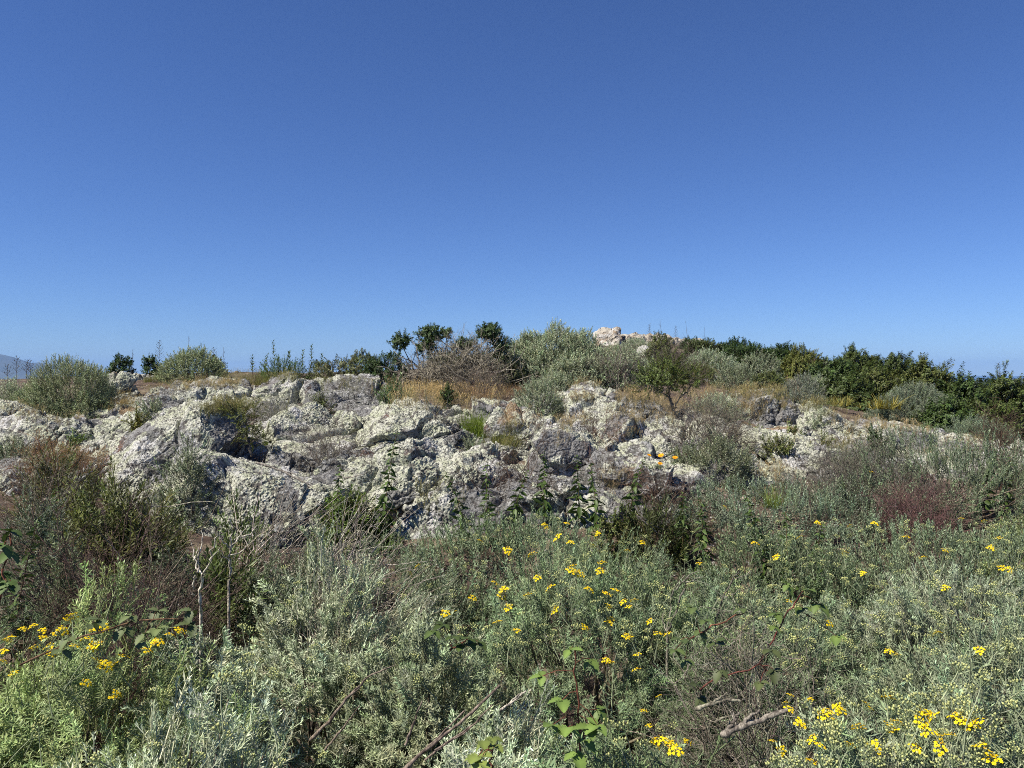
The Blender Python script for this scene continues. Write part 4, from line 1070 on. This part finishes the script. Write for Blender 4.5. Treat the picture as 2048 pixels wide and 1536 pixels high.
for u, vb, vt, lab, d, k in (
    (33, 772, 714, 'dry seed stalk left of the large grey-green shrub, first before the blue hill', 12.5, 'seed'),
    (52, 770, 720, 'dry seed stalk nearest the large grey-green shrub before the blue hill', 12.5, 'seed'),
    (15, 775, 730, 'short dry seed stalk at the left edge', 12.5, 'seed'),
    (61, 768, 722, 'thin dry seed stalk rising at the shoulder of the large grey-green shrub', 12.6, 'seed'),
    (318, 735, 682, 'stout dark seed stalk above the little bush by the domed shrub', 13.6, 'seed'),
    (377, 715, 672, 'thin twig rising from the top of the domed shrub', 12.8, 'bare'),
    (264, 735, 698, 'thin bare stalk between the dark bush and the domed shrub', 13.6, 'bare'),
    (427, 735, 697, 'little seed stalk right of the domed shrub', 13.4, 'seed'),
    (448, 738, 694, 'leaning bare stalk right of the domed shrub', 13.4, 'bare'),
    (1122, 665, 632, 'thin stalk on top of the great dome shrub', 16.8, 'bare'),
    (1297, 700, 648, 'dark seed stalk left of the olive bush on the summit', 22, 'seed'),
    (1318, 690, 638, 'tall thin stalk above the olive bush on the summit', 22, 'bare'),
    (1352, 690, 652, 'short seed stalk over the long quartz ledge', 24, 'seed'),
    (1376, 695, 642, 'tall leaning stalk over the right part of the quartz ledge', 24, 'bare'),
    (1408, 700, 654, 'leaning stalk at the right tip of the quartz ledge', 24, 'bare'),
    (1997, 800, 726, 'candelabra seed stalk above the dark thicket at the right', 15.8, 'seed'),
    (128, 1075, 870, 'tall thin dark stalk crossing the left end of the outcrop', 4.8, 'bare'),
    (70, 1045, 900, 'thin dark stalk at the far left before the outcrop', 4.9, 'bare'),
    (212, 1050, 900, 'thin grey stalk before the brownish low boulder', 5.2, 'bare')):
    stalk(u, vb, vt, lab, d, k, 'dry_stalk', 'dry stalk', 'dry stalks')

# ------------------------------------------------------------------ woody plants
def limb(bag, pts, r0, r1, col, sides=6, wob=.0, seed=0, k=10):
    pts = np.asarray(pts, float); rs = np.random.default_rng(seed)
    t = np.linspace(0, len(pts) - 1, k)
    P = np.stack([np.interp(t, np.arange(len(pts)), pts[:, i]) for i in range(3)], 1)
    P[1:-1] += rs.normal(size=(k - 2, 3)) * wob
    bag.tube(P, np.linspace(r0, r1, k) * (1 + .12 * rs.normal(size=k)), col, sides)
    return P

def crown(bag, c, r, tm, n, size, col, seed, up=.5):
    rs = np.random.default_rng(seed); D = unit(rs.normal(size=(n, 3)))
    P = np.asarray(c) + D * np.asarray(r) * (rs.uniform(.3, 1.2, (n, 1))) * (1 + .5 * perlin(D * 2.2 + seed, 3))[:, None]
    Z = unit(D + [0, 0, up] + rs.normal(size=(n, 3)) * .3); w = rs.integers(0, len(tm), n)
    col = np.asarray(col) * (1 + rs.normal(size=(n, 1)) * .25)
    for i, t in enumerate(tm): bag.scatter(t, P[w == i], Z[w == i], size * rs.uniform(.7, 1.2, int((w == i).sum())), np.clip(col[w == i], .005, 1))

# the small tree
d = 9.3; base = at(1352, 832, d)
root = empty('small_tree', base, 'small crooked tree with a bare trunk and leafy crown standing on the rocks', 'tree')
tr = Bag(); fo = Bag(); A_ = lambda u, v, dd=0: at(u, v, d + dd) - base
brk = (.20, .175, .145)
limb(tr, [A_(1352, 840), A_(1346, 815), A_(1340, 797)], .024, .017, brk, 7, .004, 1)
for i, pts in enumerate(([(1340, 797), (1325, 785), (1300, 770)], [(1340, 797), (1338, 778), (1330, 752)], [(1349, 820), (1360, 795), (1372, 772)], [(1338, 778), (1350, 760), (1362, 748)], [(1325, 785), (1312, 772), (1308, 752)], [(1360, 795), (1376, 782), (1385, 765)])):
    limb(tr, [A_(u, v, (i - 2.5) * .04 * k) for k, (u, v) in enumerate(pts)], .013, .004, brk, 5, .006, i)
for u, v, ru, rv, n, dd in ((1300, 768, 22, 18, 60, 0), (1320, 748, 24, 20, 70, .05), (1340, 735, 18, 16, 45, 0), (1355, 755, 24, 18, 60, .1), (1380, 760, 20, 18, 38, -.1), (1335, 764, 18, 14, 40, -.1), (1290, 755, 14, 10, 25, 0), (1392, 748, 10, 10, 12, 0)):
    crown(fo, A_(u, v, dd), np.array([ru, ru, rv]) * d / F, BUSH_N, n, 1.0, (.085, .115, .03), u)
tr.build('trunk', M_WOOD, root); fo.build('crown', M_GLOSS, root)

# small sapling in the crevice of the left rocks
d = 7.3; base = at(503, 905, d)
root = empty('sapling', base, 'small dark leafy sapling in the crevice right of the pointed boulder', 'sapling')
tr = Bag(); fo = Bag(); A_ = lambda u, v, dd=0: at(u, v, d + dd) - base
limb(tr, [A_(503, 912), A_(497, 890), A_(488, 860)], .011, .006, (.25, .22, .19), 5, .004, 3)
limb(tr, [A_(497, 890), A_(512, 878), A_(525, 868)], .006, .003, (.25, .22, .19), 4, .004, 4)
for u, v, r_, n in ((482, 830, 15, 26), (490, 850, 16, 22), (500, 872, 14, 26), (530, 880, 16, 22), (505, 822, 9, 8)):
    crown(fo, A_(u, v), np.array([r_] * 3) * d / F, BUSH_N, n, .8, (.08, .095, .022), u)
tr.build('trunk', M_WOOD, root); fo.build('crown', M_GLOSS, root)

# tangle of grey branches with leafy tops
d = 12.6; base = at(920, 778, d)
root = empty('tangled_shrub', base, 'wide tangle of lichened grey branches with dark leafy tops on the skyline', 'shrub')
tr = Bag(); A_ = lambda u, v, dd=0: at(u, v, d + dd) - base
rs = np.random.default_rng(5)
for k in range(70):
    u0, v0 = rs.uniform(850, 1000), rs.uniform(755, 778); a = rs.normal() * 1.0; L = rs.uniform(45, 105)
    p0 = A_(u0, v0, rs.uniform(-.4, .5)); p2 = A_(u0 + math.sin(a) * L * 1.25, v0 - abs(math.cos(a)) * L, rs.uniform(-.6, .6)); m = (p0 + p2) / 2 + rs.normal(size=3) * .12 + [0, 0, -.06]
    limb(tr, [p0, m, p2], rs.uniform(.010, .020), .004, np.array((.46, .43, .37)) * rs.uniform(.6, 1.2), 4, .02, k, 8)
n = 900; P = np.stack([rs.normal(size=n) * .42 + .0, rs.uniform(-.5, .5, n), rs.uniform(.05, .62, n)], 1)
P[:, 2] *= np.clip(1.15 - (P[:, 0] / 1.0) ** 2, .1, 1)
Z = unit(rs.normal(size=(n, 3)) + [0, 0, .6])
for i, t in enumerate(TWIG_F): tr.scatter(t, P[i::3], Z[i::3], np.full(len(P[i::3]), .75), np.array((.46, .43, .36)) * rs.uniform(.6, 1.25, (len(P[i::3]), 1)))
tr.build('branches', M_WOOD, root)
for u, v, ru, rv, n in ((803, 684, 17, 16, 34), (862, 668, 24, 16, 60), (893, 668, 10, 10, 14), (978, 665, 26, 18, 66), (930, 690, 22, 14, 36), (850, 695, 18, 16, 30), (1000, 690, 20, 18, 40), (900, 720, 40, 20, 40), (985, 720, 26, 18, 34)):
    fo = Bag(); o = A_(u, v)
    crown(fo, (0, 0, 0), np.array([ru * rs.uniform(.8, 1.05), ru * .9, rv * rs.uniform(.75, 1)]) * d / F, ROS, int(n * 3.6), 1.0, (.05, .08, .026), int(u))
    tr2 = tr
    ob = fo.build('leaf_clump', M_GLOSS, root); ob.location = o
st = Bag()
for u, v, u0, v0 in ((803, 690, 835, 760), (862, 672, 870, 750), (978, 672, 960, 760), (893, 670, 880, 740), (1000, 690, 985, 760)):
    limb(st, [A_(u0, v0), A_((u + u0) / 2 + 4, (v + v0) / 2), A_(u, v)], .014, .006, (.16, .14, .12), 5, .01, int(u), 8)
st.build('stems', M_WOOD, root)

# pale bare saplings
def bare_sapling(u, vb, d, lab, segs, col=(.62, .58, .51), r=.0075, name='bare_sapling', cat='bare sapling'):
    base = at(u, vb, d); root = empty(name, base, lab, cat); tr = Bag()
    p0 = at(*segs[0][0], d) - base; gz = float(ground_z([base[0] + p0[0]], [d], False)[0]) - base[2]
    if gz < p0[2]: limb(tr, [[p0[0], p0[1], gz], p0], r * 1.2, r * .95, col, 5, .003, 2, 6)
    for i, pts in enumerate(segs):
        limb(tr, [at(a, b, d + .03 * k * (1 if i % 2 else -1)) - base for k, (a, b) in enumerate(pts)], r * (.95 if i == 0 else .55), r * (.6 if i == 0 else .2), col, 5, .004, i + int(u), 9)
    tr.build('branches', M_WOOD, root); return root
bare_sapling(402, 1215, 3.2, 'pale bare sapling left of the leaning dead twigs', [[(402, 1225), (400, 1180), (405, 1150)], [(405, 1150), (395, 1140), (388, 1120), (382, 1085)], [(405, 1150), (420, 1120), (440, 1095)], [(395, 1145), (400, 1100), (402, 1060)], [(420, 1120), (428, 1085), (436, 1062)], [(388, 1120), (398, 1095)], [(388, 1190), (386, 1160), (390, 1150)]])
bare_sapling(458, 1150, 3.9, 'pale bare sapling standing against the great slab', [[(458, 1160), (460, 1120), (462, 1090)], [(462, 1095), (480, 1075), (495, 1050)], [(462, 1100), (450, 1085), (436, 1070)], [(460, 1110), (478, 1105), (500, 1085)], [(462, 1090), (466, 1065), (460, 1040)], [(480, 1075), (500, 1070), (515, 1050)], [(458, 1125), (445, 1110), (440, 1095)]])
bare_sapling(1340, 1265, 3.45, 'lichen-crusted dead fork standing among the green shrubs', [[(1335, 1262), (1346, 1235), (1358, 1205), (1372, 1165)], [(1333, 1260), (1342, 1200), (1352, 1175), (1370, 1150)], [(1352, 1180), (1375, 1150), (1400, 1142)], [(1333, 1262), (1325, 1240), (1328, 1222)], [(1372, 1165), (1390, 1160), (1410, 1150)]], (.25, .24, .205), .0065, 'dead_fork', 'dead branch')
bare_sapling(1440, 1225, 3.5, 'thin grey dead branch above the brambles on the right', [[(1430, 1240), (1445, 1195), (1465, 1160), (1480, 1140)], [(1465, 1160), (1500, 1145), (1520, 1150)], [(1445, 1195), (1470, 1185), (1500, 1175)]], (.25, .23, .20), .0045, 'dead_branch', 'dead branch')
def branch(segs, d, lab, r, col=(.34, .31, .28), name='dead_branch'):
    d_ = d; base = at(segs[0][0][0], segs[0][0][1], d_); root = empty(name, base, lab, 'dead branch'); tr = Bag()
    for i, pts in enumerate(segs):
        limb(tr, [at(p[0], p[1], d + (p[2] if len(p) > 2 else 0)) - base for p in pts], r * (1 if i == 0 else .6), r * (.5 if i == 0 else .25), col, 8, r * .18, i + 3, 14)
    tr.build('branches', M_WOOD, root)
branch([[(1442, 1470), (1480, 1452), (1530, 1438), (1575, 1420)], [(1480, 1455), (1500, 1430), (1520, 1422)], [(1452, 1465), (1470, 1440), (1478, 1425)]], 2.0, 'thick grey weathered log at the lower right', .011, (.22, .20, .18))
branch([[(1390, 1418), (1420, 1408), (1450, 1400), (1480, 1402)], [(1420, 1408), (1440, 1395), (1455, 1385)], [(1430, 1445), (1445, 1435), (1462, 1432)]], 2.1, 'lichen-tufted grey branch left of the thick log', .007, (.27, .26, .21))
branch([[(512, 925), (560, 940), (600, 960), (630, 985), (650, 1005)], [(560, 940), (590, 948), (620, 978)], [(600, 960), (625, 972), (648, 992)], [(675, 955), (700, 956), (728, 948)]], 6.3, 'curved grey dead branch lying along the top of the great slab', .010)
branch([[(800, 1545), (850, 1500), (900, 1460), (940, 1430), (1000, 1370)], [(820, 1530), (880, 1470), (930, 1420)], [(850, 1520), (900, 1480), (960, 1440)], [(810, 1490), (830, 1440), (845, 1400)], [(870, 1500), (930, 1465), (985, 1410)]], 2.0, 'bundle of grey-brown bare stems in the dark gap at the bottom centre', .006, (.22, .18, .155))
branch([[(620, 1480), (660, 1440), (690, 1400), (720, 1375)], [(650, 1500), (690, 1450), (720, 1410)], [(690, 1400), (740, 1350), (790, 1330)]], 2.15, 'dark slanting stems left of the bottom centre gap', .006, (.20, .165, .14))
branch([[(1000, 1420), (1030, 1400), (1052, 1382)], [(1010, 1415), (1035, 1390), (1045, 1385)]], 2.0, 'short pale forked stick left of the bramble', .004, (.45, .42, .37))
branch([[(296, 1012), (340, 1013), (380, 1005), (425, 1003)]], 5.2, 'single pale stem lying across the hollow on the left', .004, (.42, .40, .34))
branch([[(130, 1060), (190, 1025), (230, 1000)], [(150, 1065), (200, 1030), (260, 985)], [(290, 990), (310, 970), (345, 950)], [(180, 1070), (260, 1010), (330, 975)]], 5.0, 'crossed dead grey stems over the weeds in the hollow', .004, (.33, .29, .25))
branch([[(1272, 1030), (1300, 1052), (1320, 1072)], [(1275, 1025), (1305, 1050), (1330, 1060)]], 5.9, 'dead branch slanting down below the small white rock', .006, (.33, .30, .28))

# ------------------------------------------------------------------ brambles
def bramble(lab, stem, leaves, d, col=(.085, .125, .035), stemc=(.17, .07, .05), lsize=.047):
    base = at(stem[0][0], stem[0][1], d); root = empty('bramble', base, lab, 'bramble'); tr = Bag()
    P = limb(tr, [at(p[0], p[1], d - .08 + (p[2] if len(p) > 2 else 0)) - base for p in stem], .0028, .0018, stemc, 5, .003, int(stem[0][0]), 12)
    rs = np.random.default_rng(int(stem[0][0]))
    for u, v, s in leaves:
        o = at(u, v, d - .10 + rs.normal() * .02) - base; lf = Bag()
        j = np.argmin(((P - o) ** 2).sum(1))
        tr.tube([P[j], (P[j] + o) / 2 + [0, 0, .008], o], [.0014, .0012, .001], stemc, 3)
        az = -1.57 + rs.normal() * .7
        f = rs.uniform(.75, 1.35)
        for q, sc in ((0, 1.0), (1.25, .78), (-1.25, .78)):
            V, Q = leaf_broad(lsize * s * sc, lsize * s * sc * .72, rs.uniform(.1, .4), .14, 11, .16, .035)
            c = np.array(col) * f * rs.uniform(.9, 1.1)
            lf.raw(face_out(V, az + q * 1.15, rs.uniform(-.9, .45), [0, 0, 0]), Q, c * np.where((np.arange(len(V)) % 3 == 1), 1.35, np.where((np.arange(len(V)) // 3) % 2, .8, 1.05))[:, None])
        ob = lf.build('leaf', M_LEAF, root); ob.location = o
    tr.build('stem', M_WOOD, root)
bramble('upright bramble with bright serrated leaves at the bottom centre', [(1160, 1550), (1158, 1460), (1153, 1380), (1150, 1300)], [(1125, 1400, 1), (1135, 1455, 1.1), (1182, 1455, 1), (1195, 1420, .9), (1152, 1505, 1), (1170, 1480, .8), (1105, 1450, .9), (1180, 1318, .8), (1140, 1300, .8), (1085, 1352, .8), (1195, 1450, .9)], 1.9, (.10, .15, .035))
bramble('arching bramble cane over the yellow heads at the lower left', [(40, 1330), (120, 1290), (180, 1268), (260, 1246), (330, 1236), (372, 1238)], [(200, 1240, .9), (185, 1250, .7), (250, 1255, 1), (262, 1230, .8), (315, 1222, .9), (382, 1222, 1), (385, 1250, 1), (290, 1268, 1), (312, 1258, .9), (125, 1300, 1), (138, 1275, .8), (280, 1285, .8)], 2.1, (.09, .115, .045), (.14, .09, .06))
bramble('reddish bramble cane in the half-dead grey shrub', [(1380, 1278), (1420, 1252), (1455, 1240), (1490, 1225)], [(1362, 1280, 1), (1400, 1262, .9), (1432, 1285, 1), (1385, 1215, .9), (1482, 1218, .8), (1408, 1240, .8), (1350, 1300, .8), (1370, 1320, .8)], 2.5, (.075, .105, .035))
bramble('maroon-stemmed bramble with fan leaves right of the grey shrub', [(1540, 1290), (1560, 1255), (1580, 1220), (1600, 1190)], [(1606, 1216, 1), (1635, 1208, 1.1), (1552, 1228, .8), (1672, 1272, 1), (1545, 1252, .8), (1575, 1170, .8), (1615, 1180, .7)], 2.6, (.095, .14, .035), (.16, .05, .05))
bramble('low bramble with yellow-green round leaves at the bottom', [(985, 1545), (982, 1515), (978, 1495)], [(968, 1482, .8), (985, 1476, .7), (992, 1490, .7), (956, 1512, 1), (960, 1525, .9)], 1.75, (.16, .20, .05))
bramble('dark bramble leaves in the middle of the silver carpet', [(900, 1300), (930, 1280), (960, 1290)], [(868, 1262, .9), (885, 1250, .9), (938, 1278, 1.1), (958, 1285, 1), (925, 1290, .9), (905, 1275, .8)], 2.4, (.05, .075, .02))
bramble('dark bramble leaves overlapping the left edge', [(0, 1200), (12, 1130), (25, 1060)], [(20, 1062, 1), (8, 1090, 1), (22, 1105, .9), (12, 1165, 1.1), (5, 1145, .9), (28, 1170, .9)], 1.9, (.05, .08, .022))
bramble('shaded bramble under the thick weathered log', [(1400, 1380), (1450, 1350), (1520, 1330), (1545, 1345)], [(1380, 1370, .9), (1440, 1340, .9), (1540, 1300, .9), (1548, 1340, .9), (1400, 1395, .8), (1520, 1365, .8)], 2.35, (.06, .075, .028), (.15, .06, .05))

# orange gazania-like flowers on the rock
h = hit(1322, 938); base = h if h is not None else at(1322, 938, 7.3)
root = empty('orange_flower_plant', base, 'four orange daisy flowers on short stems above the grey boulder', 'flower')
st = Bag(); d = base[1]
lf = Bag()
for k in range(40):
    V, Q = leaf_broad(.07, .010, .1, .1, 2); a = rng.uniform(0, 6.28)
    lf.raw(face_out(V, a, rng.uniform(.3, 1.2), np.array([rng.normal() * .05 - .05, rng.normal() * .03, 0])), Q, np.array([.13, .17, .08]) * rng.uniform(.7, 1.3))
lf.build('leaves', M_GLOSS, root)
for u, v, s in ((1298, 911, .8), (1322, 912, 1.15), (1350, 916, 1.05), (1320, 928, .95)):
    p = at(u, v, d - .05) - base; b = Bag()
    st.tube([[p[0] * .6, 0, 0], (p + [0, 0, -.03]) * [.9, .6, .8], p], [.002, .002, .002], (.12, .16, .07), 4)
    for j in range(12):
        V, Q = leaf_broad(.030 * s, .013 * s, 0, .1, 3); b.raw(face_out(V, j * 6.283 / 12 + .1, .3, [0, 0, 0]), Q, (.82, .36, .008))
    V = np.array([[math.cos(a) * .007, math.sin(a) * .007, .004] for a in np.linspace(0, 6.28, 9)[:-1]] + [[0, 0, .008]])
    b.raw(V, [[i, (i + 1) % 8, 8, 8] for i in range(8)], (.45, .16, .01))
    Q = np.concatenate(b.Q); tri = Q[:, 2] == Q[:, 3]
    me = mesh_np('flower', np.concatenate(b.V), np.concatenate([Q[tri][:, :3], Q[~tri][:, [0, 1, 2]], Q[~tri][:, [0, 2, 3]]]), np.concatenate(b.C))
    o = obj('flower', me, M_PETAL, root); o.location = p; o.rotation_euler = (.45, rng.normal() * .2, 0)
st.build('stems', M_WOOD, root)

# ------------------------------------------------------------------ grasses
def tuft(u, vb, vt, hw, lab, col, n, d=None, tm=None, name='grass_tuft'):
    h = hit(u, vb) if d is None else None
    base = h if h is not None else at(u, vb, d or 9)
    d = base[1]; H = (vb - vt) / F * d; w = hw / F * d
    b = Bag(); rs = np.random.default_rng(int(u)); tm = tm or GRASS
    P = np.stack([rs.normal(size=n) * w * .5, rs.normal(size=n) * w * .4, np.full(n, -.02)], 1)
    Z = unit(np.c_[P[:, :2] / max(w, .01) * .35, np.ones(n)] + rs.normal(size=(n, 3)) * .1)
    for i, t in enumerate(tm):
        k = slice(i, None, len(tm)); b.scatter(t, P[k], Z[k], H / .22 * rs.uniform(.6, 1.05, len(P[k])), np.array(col) * rs.uniform(.75, 1.25, (len(P[k]), 1)))
    o = b.build(name, M_GRASS); o.location = base
    return tag(o, lab, 'grass tuft', 'grass tufts in the rock gaps')
tuft(945, 868, 808, 34, 'bright green grass tuft in the gully beside the big domed boulder', (.17, .23, .04), 40, 8.4)
tuft(1000, 890, 850, 40, 'yellow-green grass below the bright tuft in the gully', (.19, .20, .07), 40, 8.0)
tuft(440, 815, 790, 40, 'olive grass tuft behind the shaded face of the pointed boulder', (.17, .17, .06), 40, 8.9)
tuft(505, 768, 735, 30, 'tall olive grass at the left side of the tall crest boulder', (.17, .165, .06), 36, 12.0)
tuft(455, 785, 762, 26, 'faded grass on bare soil right of the domed shrub', (.21, .18, .08), 30, 11.2)
tuft(300, 762, 742, 18, 'small olive grass tuft above the orange-capped boulder', (.19, .18, .07), 20, 12.0)
tuft(245, 805, 785, 24, 'tan grass in the soil hollow right of the dark shadowed boulder', (.30, .22, .11), 24, 9.8)
tuft(1765, 815, 785, 40, 'yellow sword-leaved tuft on the right slope', (.30, .26, .07), 22, 12.0, [blades(10, .22, .014, .55, seed=77), blades(10, .22, .014, .55, seed=78)])
tuft(1680, 808, 785, 36, 'second yellow sword-leaved tuft left of the first on the right slope', (.28, .25, .08), 18, 12.6, [blades(10, .22, .014, .55, seed=79)])
tuft(1800, 930, 905, 20, 'thin green grass behind the big silver carpet at right', (.15, .17, .06), 16, 8.6)
tuft(1545, 1010, 960, 18, 'bright lime grass at the edge of the blue-silver shrub', (.20, .25, .06), 16, 6.2)

def field(name, label, regions, mat=M_GRASS):
    b = Bag()
    for u, v, hu, hv, n, hgt, col in regions:
        P = []
        for k in range(n * 2):
            if len(P) >= n: break
            h = hit(u + rng.normal() * hu * .62, v + rng.normal() * hv * .62)
            if h is not None: P.append(h + [0, 0, -.02])
        if not P: continue
        P = np.array(P); m = len(P); Z = unit(rng.normal(size=(m, 3)) * .12 + [.05, 0, 1])
        for i, t in enumerate(DRYG):
            k = slice(i, None, 3); mm = len(P[k]); b.scatter(t, P[k], Z[k], hgt / .24 * rng.uniform(.45, 1.25, mm), np.array(col) * rng.uniform(.7, 1.25, (mm, 1)))
    o = b.build(name, mat); tag(o, label, None, None, 'stuff'); return o
gold = (.42, .35, .22); strw = (.36, .31, .21); rust = (.27, .19, .13); ogr = (.24, .235, .13)
field('dry_grass', 'dry golden grass growing in the soil between rocks and shrubs', [
    (880, 798, 85, 16, 170, .21, gold), (830, 785, 60, 12, 60, .18, gold), (960, 790, 70, 10, 220, .14, rust), (1270, 800, 34, 10, 70, .16, strw), (1400, 790, 70, 14, 110, .12, strw),
    (1510, 785, 90, 16, 130, .12, strw), (1690, 810, 110, 18, 280, .13, ogr), (1780, 850, 110, 22, 200, .11, strw), (1930, 880, 90, 14, 100, .09, strw), (1600, 790, 120, 14, 160, .16, ogr),
    (1255, 850, 24, 30, 36, .12, strw), (1130, 850, 30, 18, 45, .12, strw), (1230, 960, 30, 22, 35, .10, strw), (1160, 770, 70, 10, 50, .14, strw), (1430, 750, 60, 10, 40, .14, ogr),
    (530, 755, 80, 10, 160, .12, ogr), (440, 770, 60, 8, 120, .10, strw), (250, 800, 60, 20, 110, .10, strw), (110, 930, 70, 24, 160, .16, rust), (1020, 880, 24, 20, 40, .14, ogr), (470, 820, 60, 12, 160, .13, ogr),
    (1540, 960, 40, 22, 35, .12, strw), (1690, 890, 50, 20, 80, .10, ogr), (1220, 880, 40, 20, 24, .10, rust), (1300, 840, 50, 14, 36, .12, strw), (860, 1010, 80, 30, 30, .12, ogr),
    (1550, 740, 120, 14, 80, .14, ogr), (690, 770, 60, 12, 60, .1, ogr), (350, 775, 60, 10, 70, .09, strw), (1400, 730, 130, 14, 90, .14, ogr), (1150, 800, 60, 10, 30, .12, strw), (1060, 850, 24, 14, 24, .1, rust), (1480, 820, 80, 14, 160, .12, strw), (1340, 815, 60, 16, 90, .14, strw), (100, 830, 80, 20, 120, .1, strw), (1880, 905, 90, 14, 60, .08, strw), (700, 1040, 60, 20, 60, .12, ogr), (1100, 800, 50, 12, 36, .1, rust)])

# loose stones on the soil
D8, Q8 = csphere(5); sb = T(); sb.add(D8 * [.5, .4, .28] * (1 + .25 * perlin(D8 * 1.8, 4))[:, None], Q8, (1, 1, 1)); sb.done()
b = Bag(); P = []
for k in range(1500):
    u, v = rng.uniform(0, 2048), rng.uniform(745, 1000); h = hit(u, v, BVH_G); h2 = hit(u, v)
    if h is not None and h2 is not None and np.linalg.norm(h - h2) < .03: P.append(h)
P = np.array(P); n = len(P)
b.scatter(sb, P, unit(rng.normal(size=(n, 3)) * .25 + [0, 0, 1]), rng.lognormal(-3.1, .6, n), np.array([.30, .26, .23]) * rng.uniform(.5, 1.5, (n, 1)))
o = b.build('loose_stones', M_WOOD); tag(o, 'loose stones and rubble scattered on the bare soil', None, None, 'stuff')

# ------------------------------------------------------------------ sea, far hills, haze
sx = np.array([-42000, 42000.]); 
V = np.array([[-8900, -1900, -62], [8900, -1900, -62], [8900, 15900, -62], [-8900, 15900, -62]], float)
o = obj('sea', mesh_np('sea', V, [[0, 1, 2, 3]]), simple_material('sea_material', (.02, .05, .08), (.03, .065, .10), .01, .35)); tag(o, 'blue sea beyond the hill', None, None, 'structure')
def ridge(name, label, pts, d, depth, mat):
    us = np.linspace(pts[0][0], pts[-1][0], 160); vs = np.interp(us, [p[0] for p in pts], [p[1] for p in pts])
    rows = 24; V = []
    for j in range(rows + 1):
        s = j / rows; y = d + (s - .5) * depth; prof = math.sin(math.pi * s) ** .8
        x = (us - CX) / F * d; top = (HZ - vs) / F * d
        z = -64 + (top + 64) * prof
        q = np.c_[x, np.full_like(x, y), z]; q[:, 2] += (fbm(q * [1 / 900, 1 / 900, 0], 3, 5) * .14 * (top + 64)) * prof * (1 if j != rows // 2 else .25); V.append(q)
    V = np.concatenate(V); o = obj(name, mesh_np(name, V, grid_quads(rows + 1, 160), smooth=True), mat); tag(o, label, None, None, 'structure')
hm = simple_material('hill_material', (.025, .035, .022), (.05, .055, .035), .004)
ridge('hills', 'blue distant mountain ridge on the left', [(-700, 735), (-300, 700), (-80, 703), (0, 712), (12, 715), (28, 719), (42, 724), (60, 727), (78, 724), (92, 728), (112, 745), (150, 790)], 7000, 1000, hm)
ridge('hills', 'low pale headland behind the thicket on the right', [(1880, 800), (1935, 765), (1960, 761), (2000, 759), (2060, 757), (2400, 750), (2800, 790)], 1900, 1000, hm)

hz_m, hn, hout = new_mat('haze_material')
pv = hn.nodes.new('ShaderNodeVolumePrincipled'); pv.inputs['Color'].default_value = (.34, .58, 1, 1); pv.inputs['Density'].default_value = 8e-5; pv.inputs['Anisotropy'].default_value = 0.0
hn.links.new(pv.outputs[0], hout.inputs['Volume'])
x0, x1, y0, y1, z0, z1 = -9000, 9000, -2000, 16000, -90, 205
hV = [[x, y, z] for z in (z0, z1) for y in (y0, y1) for x in (x0, x1)]
o = obj('haze', mesh_np('haze', hV, [[0, 2, 3, 1], [4, 5, 7, 6], [0, 1, 5, 4], [2, 6, 7, 3], [0, 4, 6, 2], [1, 3, 7, 5]]), hz_m); tag(o, 'thin blue haze of the sea air', None, None, 'stuff')

# ------------------------------------------------------------------ sky, sun, camera
SUN_EL, SUN_AZ = math.radians(53), math.radians(-118)      # azimuth from the view direction (+y), negative = left
sd = Vector((math.sin(SUN_AZ) * math.cos(SUN_EL), math.cos(SUN_AZ) * math.cos(SUN_EL), math.sin(SUN_EL)))
w = bpy.data.worlds.new('World'); scene.world = w; w.use_nodes = True
nt = w.node_tree; bg = nt.nodes['Background']
sky = nt.nodes.new('ShaderNodeTexSky'); sky.sky_type = 'NISHITA'; sky.sun_disc = False
sky.sun_elevation = SUN_EL; sky.sun_rotation = SUN_AZ
sky.altitude = 1500; sky.air_density = 1.0; sky.dust_density = 0.0; sky.ozone_density = 2.0
tint = nt.nodes.new('ShaderNodeMix'); tint.data_type = 'RGBA'; tint.blend_type = 'MULTIPLY'; tint.inputs[0].default_value = 1
tint.inputs[7].default_value = (.52, .72, 1.14, 1); nt.links.new(sky.outputs[0], tint.inputs[6])     # white balance of the picture
nt.links.new(tint.outputs[2], bg.inputs[0]); bg.inputs[1].default_value = .0605
L = bpy.data.lights.new('sun', 'SUN'); L.energy = 4.8; L.angle = math.radians(.53); L.color = (1, .94, .84)
lo = bpy.data.objects.new('sun', L); C.objects.link(lo); lo.rotation_euler = sd.to_track_quat('Z', 'Y').to_euler()

cam = bpy.data.cameras.new('camera'); co = bpy.data.objects.new('camera', cam); C.objects.link(co)
co.rotation_euler = (math.radians(90), 0, 0)
cam.sensor_width = 36; cam.lens = F / 2048 * 36; cam.shift_y = (HZ - 768) / 2048
cam.clip_start = .05; cam.clip_end = 90000
scene.camera = co
vs = scene.view_settings; vs.view_transform = 'Standard'; vs.look = 'None'; vs.exposure = .75; vs.gamma = 1
scene.render.engine = 'CYCLES'
cy = scene.cycles
cy.max_bounces = 6; cy.diffuse_bounces = 3; cy.glossy_bounces = 2; cy.transmission_bounces = 3; cy.volume_bounces = 0
cy.use_denoising = False; cy.denoiser = 'OPENIMAGEDENOISE'; cy.denoising_input_passes = 'RGB_ALBEDO_NORMAL'; cy.denoising_prefilter = 'ACCURATE'; cy.sample_clamp_indirect = 6
cy.filter_width = 1.0
print('TOTAL FACES', sum(len(m.polygons) for m in bpy.data.meshes))
